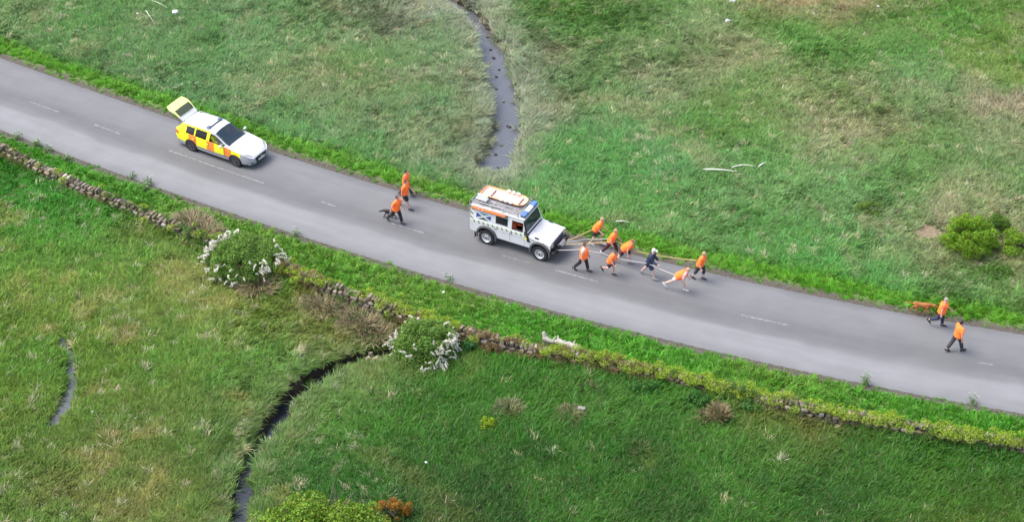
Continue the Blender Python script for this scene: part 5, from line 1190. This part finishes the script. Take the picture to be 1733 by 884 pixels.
# drivers
def in_vehicle(root, rz, at_, label, o, pose, H, seat):
    P = Matrix.Translation(root.location) @ Matrix.Rotation(rz, 4, 'Z') @ Vector(at_)
    return person(label, P, rz, o, pose, H, 'drivers at the wheel', seat)
in_vehicle(TR, -.471, (1.24, -.47, 0), 'driver in orange jacket at the wheel of the white truck', dict(top=HIVIS2, legs=DARKG, hair=H_GR, sleeve=1.5, loose=.05), dict(lean=-8, L=(78, 70), R=(78, 70), aL=(38, 6, 45), aR=(38, 6, 45), grip=.8), 1.72, 1.02)
in_vehicle(CA, -.524, (1.22, -.36, 0), 'driver in yellow jacket at the wheel of the estate car', dict(top=YJ, top_name='jacket', legs=BLACK, hair=H_DK, sleeve=1.5), dict(lean=-16, L=(92, 48), R=(92, 48), aL=(36, 4, 45), aR=(36, 4, 45), grip=.8), 1.70, .62)

# ------------------------------------------------------------------ dogs
def dog(label, px, py, heading, size, fur, nose_down, stride, tail_up, group='dogs'):
    q = G(px, py); root = empty('dog', (q.x, q.y, rz_(q.x, q.y)+.003), heading); tag(root, label, 'dog', group); k = size
    b = MB(); S = lambda *p: Vector(p)*k
    b.tube([S(-.36, 0, .50), S(-.30, 0, .515), S(-.12, 0, .50), S(.08, 0, .485), S(.24, 0, .485), S(.34, 0, .51)], [(.06*k, .07*k), (.10*k, .115*k), (.092*k, .105*k), (.115*k, .145*k), (.115*k, .15*k), (.06*k, .085*k)], 12)
    hz = .66-.34*nose_down; hx = .50+.06*nose_down
    b.tube([S(.26, 0, .53), S(.37, 0, .53+.07*(1-nose_down*1.6)), S(hx-.02, 0, hz)], [(.08*k, .105*k), (.065*k, .08*k), (.062*k, .068*k)], 10)
    b.tube([S(hx-.06, 0, hz+.01), S(hx+.02, 0, hz+.012), S(hx+.075, 0, hz-.005-.03*nose_down), S(hx+.17, 0, hz-.04-.07*nose_down), S(hx+.195, 0, hz-.045-.08*nose_down)], [(.05*k, .05*k), (.066*k, .066*k), (.05*k, .05*k), (.033*k, .036*k), (.022*k, .024*k)], 10)
    for s in (-1, 1): b.tube([S(hx-.02, s*.05, hz+.055), S(hx-.035, s*.078, hz+.02), S(hx-.03, s*.08, hz-.05)], [(.02*k, .012*k), (.034*k, .012*k), (.018*k, .01*k)], 6)
    tl_ = [S(-.35, 0, .52), S(-.46, 0, .52+.05*tail_up), S(-.60, 0, .50+.14*tail_up), S(-.74, 0, .50+.22*tail_up)]
    b.tube(tl_, [.032*k, .03*k, .027*k, .012*k], 8)
    for s, f in ((1, stride), (-1, -stride)):
        b.tube([S(.24, s*.075, .47), S(.23+.02*f, s*.085, .33), S(.235+.13*f, s*.085, .20), S(.235+.17*f, s*.085, .05)], [.062*k, .045*k, .03*k, .024*k], 8)
        b.tube([S(.225+.17*f, s*.085, .028), S(.30+.17*f, s*.085, .022)], [.027*k, .02*k], 6)
        g = -f
        b.tube([S(-.27, s*.07, .48), S(-.22+.06*g, s*.085, .33), S(-.33+.12*g, s*.08, .20), S(-.30+.17*g, s*.08, .05)], [.085*k, .062*k, .032*k, .025*k], 8)
        b.tube([S(-.31+.17*g, s*.08, .028), S(-.23+.17*g, s*.08, .022)], [.027*k, .02*k], 6)
    me = remesh(b, .015*k, fur); me.name = 'body'
    e = MB()
    for s in (-1, 1): e.ell(S(hx+.055, s*.042, hz+.032), (.011*k, .008*k, .010*k), 0, 8, 5)
    e.ell(S(hx+.20, 0, hz-.035-.08*nose_down), (.014*k, .016*k, .012*k), 0, 8, 5)
    h2 = e.mesh('e', [EYE], smooth=60); n0 = len(me.polygons); bm = bmesh.new(); bm.from_mesh(me); bm.from_mesh(h2); bm.to_mesh(me); bm.free(); me.materials.append(EYE)
    for p_ in list(me.polygons)[n0:]: p_.material_index = 1
    link('body', me, root)
    c = MB(); c.lathe([(.092*k, -.012*k), (.094*k, .012*k)], (0, 0, 0), 'z', 14); c.build('collar', [mat('collar_'+str(px), (.30, .04, .03), .7)], root, loc=S(.36, 0, .545+.03*(1-nose_down)), rot=(0, R(50), 0))
    return root
dog('black dog trotting back to the left behind the walkers', 660, 370, math.pi-.15, .74, mat('black_fur', (.012, .012, .013), .6, bump=.5, scale=40), .55, .8, .1)
dog('rusty brown dog with outstretched tail on the road edge', 1558, 532, rheading(18)+.08, 1.02, mat('rusty_fur', (.30, .11, .025), .7, bump=.6, scale=40, var=.25), .35, .9, .35)

# ------------------------------------------------------------------ hauling ropes
ROPE_T = mat('tan_rope', (.48, .33, .15), .85, bump=.5, scale=60); ROPE_W = mat('pale_rope', (.42, .40, .39), .85, bump=.5, scale=60); ROPE_G = mat('grey_green_rope', (.36, .40, .36), .85, bump=.5, scale=60)
def rope(label, pts, mt, r=.017, sag=.05):
    P = [p if isinstance(p, Vector) else G(*p) for p in pts]; Q = []
    for a, b_ in zip(P[:-1], P[1:]):
        n_ = max(3, int((b_-a).length/.25))
        for i in range(n_): t = i/n_; q = a.lerp(b_, t); q.z -= sag*(b_-a).length*.5*4*t*(1-t)*.5; Q.append(q)
    Q.append(P[-1]); return tag(MB().tube(Q, r, 6).build('rope', [mt], None, smooth=60), label, 'rope', 'hauling ropes')
hook = lambda y, x=3.60, z=.66: TRM @ Vector((x, y, z))
rope('tan rope from truck winch up to the hauler nearest the grass', [hook(.32), (1011, 385, .98)], ROPE_T, .018, .03)
rope('slack grey-green rope from truck bumper to the fair-haired hauler', [hook(.22), (990, 405, .62), (1032, 404, .95)], ROPE_G, .017, .10)
rope('long tan far rope passing the haulers along the grass edge', [hook(.05), (1012, 411, .88), (1046, 409, .95), (1072, 424, .9), (1108, 432, .92), (1180, 441, .98)], ROPE_T, .019, .05)
rope('long pale near rope from truck bumper to the pink-topped hauler', [hook(-.45, 3.53, .62), (984, 422, .85), (1018, 429, .88), (1056, 440, .9), (1096, 446, .95), (1145, 467, .82)], ROPE_W, .018, .06)

# ------------------------------------------------------------------ small things by the road and in the fields
m_umbel = foliage('white_umbels', (.32, .37, .26), .2, trans=.15, hue=.01); m_stem = foliage('green_stems', (.08, .16, .03), .3, trans=.2)
def cow_parsley(px, py, label, H=.75, n=6, seed=0):
    rng = np.random.RandomState(400+seed); root = empty('cow_parsley', gloc(px, py)); tag(root, label, 'plant', 'cow parsley in the verges')
    st = MB(); P = []; Nn = []
    for i in range(n):
        a = rng.uniform(0, 6.283); r = rng.uniform(.04, .3); h = H*.72*rng.uniform(.6, 1.05); tip = Vector((math.cos(a)*r, math.sin(a)*r, h))
        st.tube([(tip.x*.15, tip.y*.15, 0), (tip.x*.5, tip.y*.5, h*.55), tip], [.007, .006, .004], 5)
        um = MB()
        V, Fq = leaves(np.array([[tip.x+rng.normal(0, .032), tip.y+rng.normal(0, .032), tip.z+rng.normal(0, .01)] for _ in range(22)]), np.tile([0, 0, 1.], (22, 1)), .03, .026, rng, .35)
        link('umbel', leafmesh('umbel', V, Fq, m_umbel), root)
        for k in range(10):
            b = rng.uniform(0, 6.283); q = rng.uniform(.05, .25); P.append((math.cos(b)*q, math.sin(b)*q, rng.uniform(.05, H*.5))); Nn.append((math.cos(b)*.4, math.sin(b)*.4, 1))
    st.build('stems', [m_stem], root); V, Fq = leaves(np.array(P), np.array(Nn), .12, .06, rng, .4); link('foliage', leafmesh('foliage', V, Fq, m_stem), root)
for i, (px, py, H, n, lab) in enumerate([
 (32, 236, .8, 5, 'white cow parsley at the left end of the near verge'), (62, 247, .7, 8, 'white cow parsley in the near verge, second from left edge'), (82, 256, .6, 5, 'small cow parsley above the bare left wall stones'),
 (113, 272, .6, 6, 'cow parsley between road and wall, below the faint dash'), (222, 300, .6, 4, 'sparse cow parsley on the near verge left of the road edge tuft'), (251, 312, .8, 7, 'cow parsley overhanging the road edge below the estate car'), (245, 324, .6, 5, 'low cow parsley behind the overhanging one, by the wall'),
 (501, 398, .7, 4, 'cow parsley at the road edge between the two hawthorns'), (760, 474, .6, 3, 'faint cow parsley at the road edge above the second hawthorn'), (1463, 652, .9, 7, 'tall cow parsley at the near road edge on the right'), (1645, 684, .8, 4, 'cow parsley at the near road edge nearest the right side'),
 (130, 68, .7, 8, 'cow parsley in the upper left field'), (102, 88, .6, 6, 'cow parsley just beyond the far verge at upper left'), (303, 158, .8, 9, 'cow parsley in the grass behind the raised tailgate'), (330, 155, .7, 7, 'cow parsley in the grass above the estate car roof'), (538, 246, .5, 3, 'small cow parsley at the far verge ahead of the estate car')]):
    cow_parsley(px, py, lab, H, n, i)
m_post = mat('grey_fence_timber', (.26, .23, .19), .9, bump=.5, scale=14, var=.25)
for px, py, h, lab in [(1459, 728, .95, 'leaning grey fence post at the wall, left of the pair on the right'), (1602, 752, .75, 'short grey fence post at the wall near the right edge'), (1728, 772, .8, 'grey fence post against the wall at the right edge'), (1343, 700, .55, 'grey stake by the wall among dead brown grass'), (511, 475, .7, 'pale post at the wall beside the left hawthorn')]:
    q = gloc(px, py); mb = MB(); a = random.uniform(-.12, .12); mb.hull([Vector((x*r+z*a, y*r, z)) for z, r in ((-.2, .05), (h-.06, .045), (h, .02)) for x, y in ((-1, -1), (-1, 1), (1, -1), (1, 1), (0, 1.25), (0, -1.25))])
    tag(mb.build('fence_post', [m_post], None, loc=q), lab, 'post', 'posts along the wall')
m_drift = mat('bleached_wood', (.33, .315, .27), .85, bump=.6, scale=12, var=.25)
# pale log on the verge behind the wall
A, B = G(918, 570, .5), G(985, 587, .45); rng = np.random.RandomState(5); mb = MB(); n = 12
pts = [A.lerp(B, i/n)+Vector((rng.normal(0, .02), rng.normal(0, .05), rng.normal(0, .03))) for i in range(n+1)]
mb.tube(pts, [.1, .15]+[rng.uniform(.1, .17) for _ in range(n-2)]+[.06], 10); mb.tube([pts[1], pts[1]+Vector((-.1, .1, .28))], [.13, .07], 8); mb.tube([pts[-2], pts[-1]+Vector((.45, -.2, -.2))], [.08, .03], 7)
for i in range(4): c = pts[3+2*i]; mb.tube([c, c+Vector((rng.normal(0, .1), .2, .14))], [.06, .03], 6)
o = mb.build('fallen_log', [m_drift], None, smooth=50); tag(o, 'lumpy bleached grey log lying behind the mossy wall top', 'log')
z0 = min(zl(p.x, p.y) for p in pts); o.location.z = -.12
mb = MB()
for p in pts[1:-1:3]: mb.tube([(p.x, p.y, zl(p.x, p.y)-.1), (p.x, p.y, p.z-.05)], [.09, .1], 7)
mb.build('root_stub', [m_drift], o, smooth=50)
def stick(label, a, b, r, bend=.1, fork=None):
    A, B = G(*a, .16), G(*b, .16); A.z = zl(A.x, A.y)+.22; B.z = zl(B.x, B.y)+.2; n = 6
    pts = [A.lerp(B, i/n)+Vector((0, bend*math.sin(math.pi*i/n), .05*math.sin(math.pi*i/n))) for i in range(n+1)]
    mb = MB().tube(pts, [r*(.7+.3*math.sin(1+3*i/n)) for i in range(n)]+[r*.3], 7)
    if fork: mb.tube([pts[3], G(*fork, .25)], [r*.6, r*.25], 6)
    tag(mb.build('dead_branch', [mat('bone_wood_'+str(a[0]), (.50, .51, .42), .8, var=.15)], None, smooth=50), label, 'branch', 'bleached branches in the grass')
stick('straight bleached branch, lower of the pair lying right of the truck', (1190, 292), (1248, 294), .055, .02)
stick('curved bleached branch, upper of the pair lying right of the truck', (1238, 287), (1280, 285), .04, .12)
stick('short bleached stick at the right end of the branch pair', (1283, 286), (1297, 279), .045, .02)
stick('thin forked stick in the upper left field', (247, 22), (253, 33), .03, .05, (262, 40))
stick('long thin stick lying near the top left', (258, 4), (284, 17), .025, .03)
stick('pale stick in the grass above the hauling party', (1042, 379), (1066, 380), .035, .02)
def lump(name, label, cat, px, py, s, m, seed, z=.12, sink=.0):
    rng = np.random.RandomState(seed); q = G(px, py, z); g = zl(q.x, q.y)
    mb = rock(s[0], s[1], s[2], 16); return tag(mb.build(name, [m], None, loc=(q.x, q.y, g+z+s[2]*.35), rot=(rng.normal(0, .2), rng.normal(0, .2), rng.uniform(0, 6))), label, cat, 'loose pale things in the grass')
m_lit = mat('white_scrap', (.50, .51, .49), .7, var=.12)
lump('pale_rock', 'white rock in the upper left field near the forked stick', 'rock', 297, 25, (.42, .3, .22), m_lit, 1)
lump('pale_rock', 'small white rock left of the forked stick', 'rock', 233, 26, (.14, .12, .1), m_lit, 2)
lump('pale_rock', 'white rock near the top, right of the stream, lower of two', 'rock', 1231, 38, (.3, .24, .22), m_lit, 3)
lump('pale_rock', 'white rock near the top, right of the stream, upper of two', 'rock', 1239, 6, (.42, .22, .24), m_lit, 4)
lump('pale_rock', 'tiny white stone at the top right of the picture', 'rock', 1486, 11, (.16, .14, .1), m_lit, 5)
lump('pale_rock', 'pale flat stone at the bare soil patch at the top', 'rock', 1377, 25, (.5, .3, .12), mat('buff_stone', (.42, .38, .32), .85, var=.2), 6, .05)
lump('pale_rock', 'white scrap in the lower middle field', 'rock', 722, 790, (.14, .1, .2), m_lit, 7)
lump('pale_rock', 'white scrap on the near verge above the second hawthorn', 'rock', 751, 498, (.18, .12, .08), m_lit, 8)
lump('pale_rock', 'pale flat stone in the centre of the wide brown tussock', 'rock', 984, 699, (.4, .22, .16), mat('grey_stone', (.24, .22, .19), .85, var=.2), 9, .18)
lump('pale_rock', 'tiny white stone right of the rill in the left pasture', 'rock', 157, 702, (.12, .1, .08), m_lit, 10)
for i, (px, py, s, lab, m_) in enumerate([(622, 606, (.3, .2, .18), 'small pale stone at the left of the stream head', m_pale), (635, 607, (.42, .28, .2), 'long pale stone at the stream head', m_pale), (628, 598, (.22, .2, .24), 'upright stone above the stream head', m_stone), (650, 610, (.42, .34, .3), 'big grey stone beside the dark stream outlet', m_stone), (642, 610, (.22, .2, .22), 'stone wedged between the two large stones at the outlet', m_stone)]):
    q = G(px, py, -.1); rng = np.random.RandomState(500+i)
    tag(rock(*s, 16).build('bank_stone', [m_], None, loc=(q.x, q.y, -.2+s[2]*.2), rot=(rng.normal(0, .2), rng.normal(0, .2), rng.uniform(0, 6))), lab, 'stone', 'stones at the stream outlet')

ORD = ['nearest', 'second', 'third', 'fourth', 'fifth', 'sixth', 'seventh', 'eighth', 'ninth', 'tenth', 'eleventh', 'twelfth', 'thirteenth', 'fourteenth']
m_wet = mat('wet_dark_stone', (.035, .032, .028), .35, var=.3)
rng = np.random.RandomState(77)
for i, (px, py) in enumerate([(822, 62), (828, 84), (836, 98), (829, 108), (845, 118), (838, 130), (852, 172), (842, 150), (861, 214), (846, 246), (835, 262), (846, 284), (800, 36), (788, 24)]):
    q = G(px+rng.uniform(-4, 4), py, WZ); s_ = (rng.uniform(.12, .34), rng.uniform(.1, .24), rng.uniform(.08, .14))
    tag(rock(*s_, 14).build('stream_stone', [m_wet if i % 3 else m_stone], None, loc=(q.x, q.y, WZ+.02), rot=(0, 0, rng.uniform(0, 6))), 'dark wet stone in the stream above the road, %s from the truck' % ('nearest' if i == 11 else ORD[[11, 10, 9, 8, 6, 7, 5, 4, 3, 2, 1, 0, 12, 13].index(i)] if i < 14 else ''), 'stone', 'stones in the upper stream')
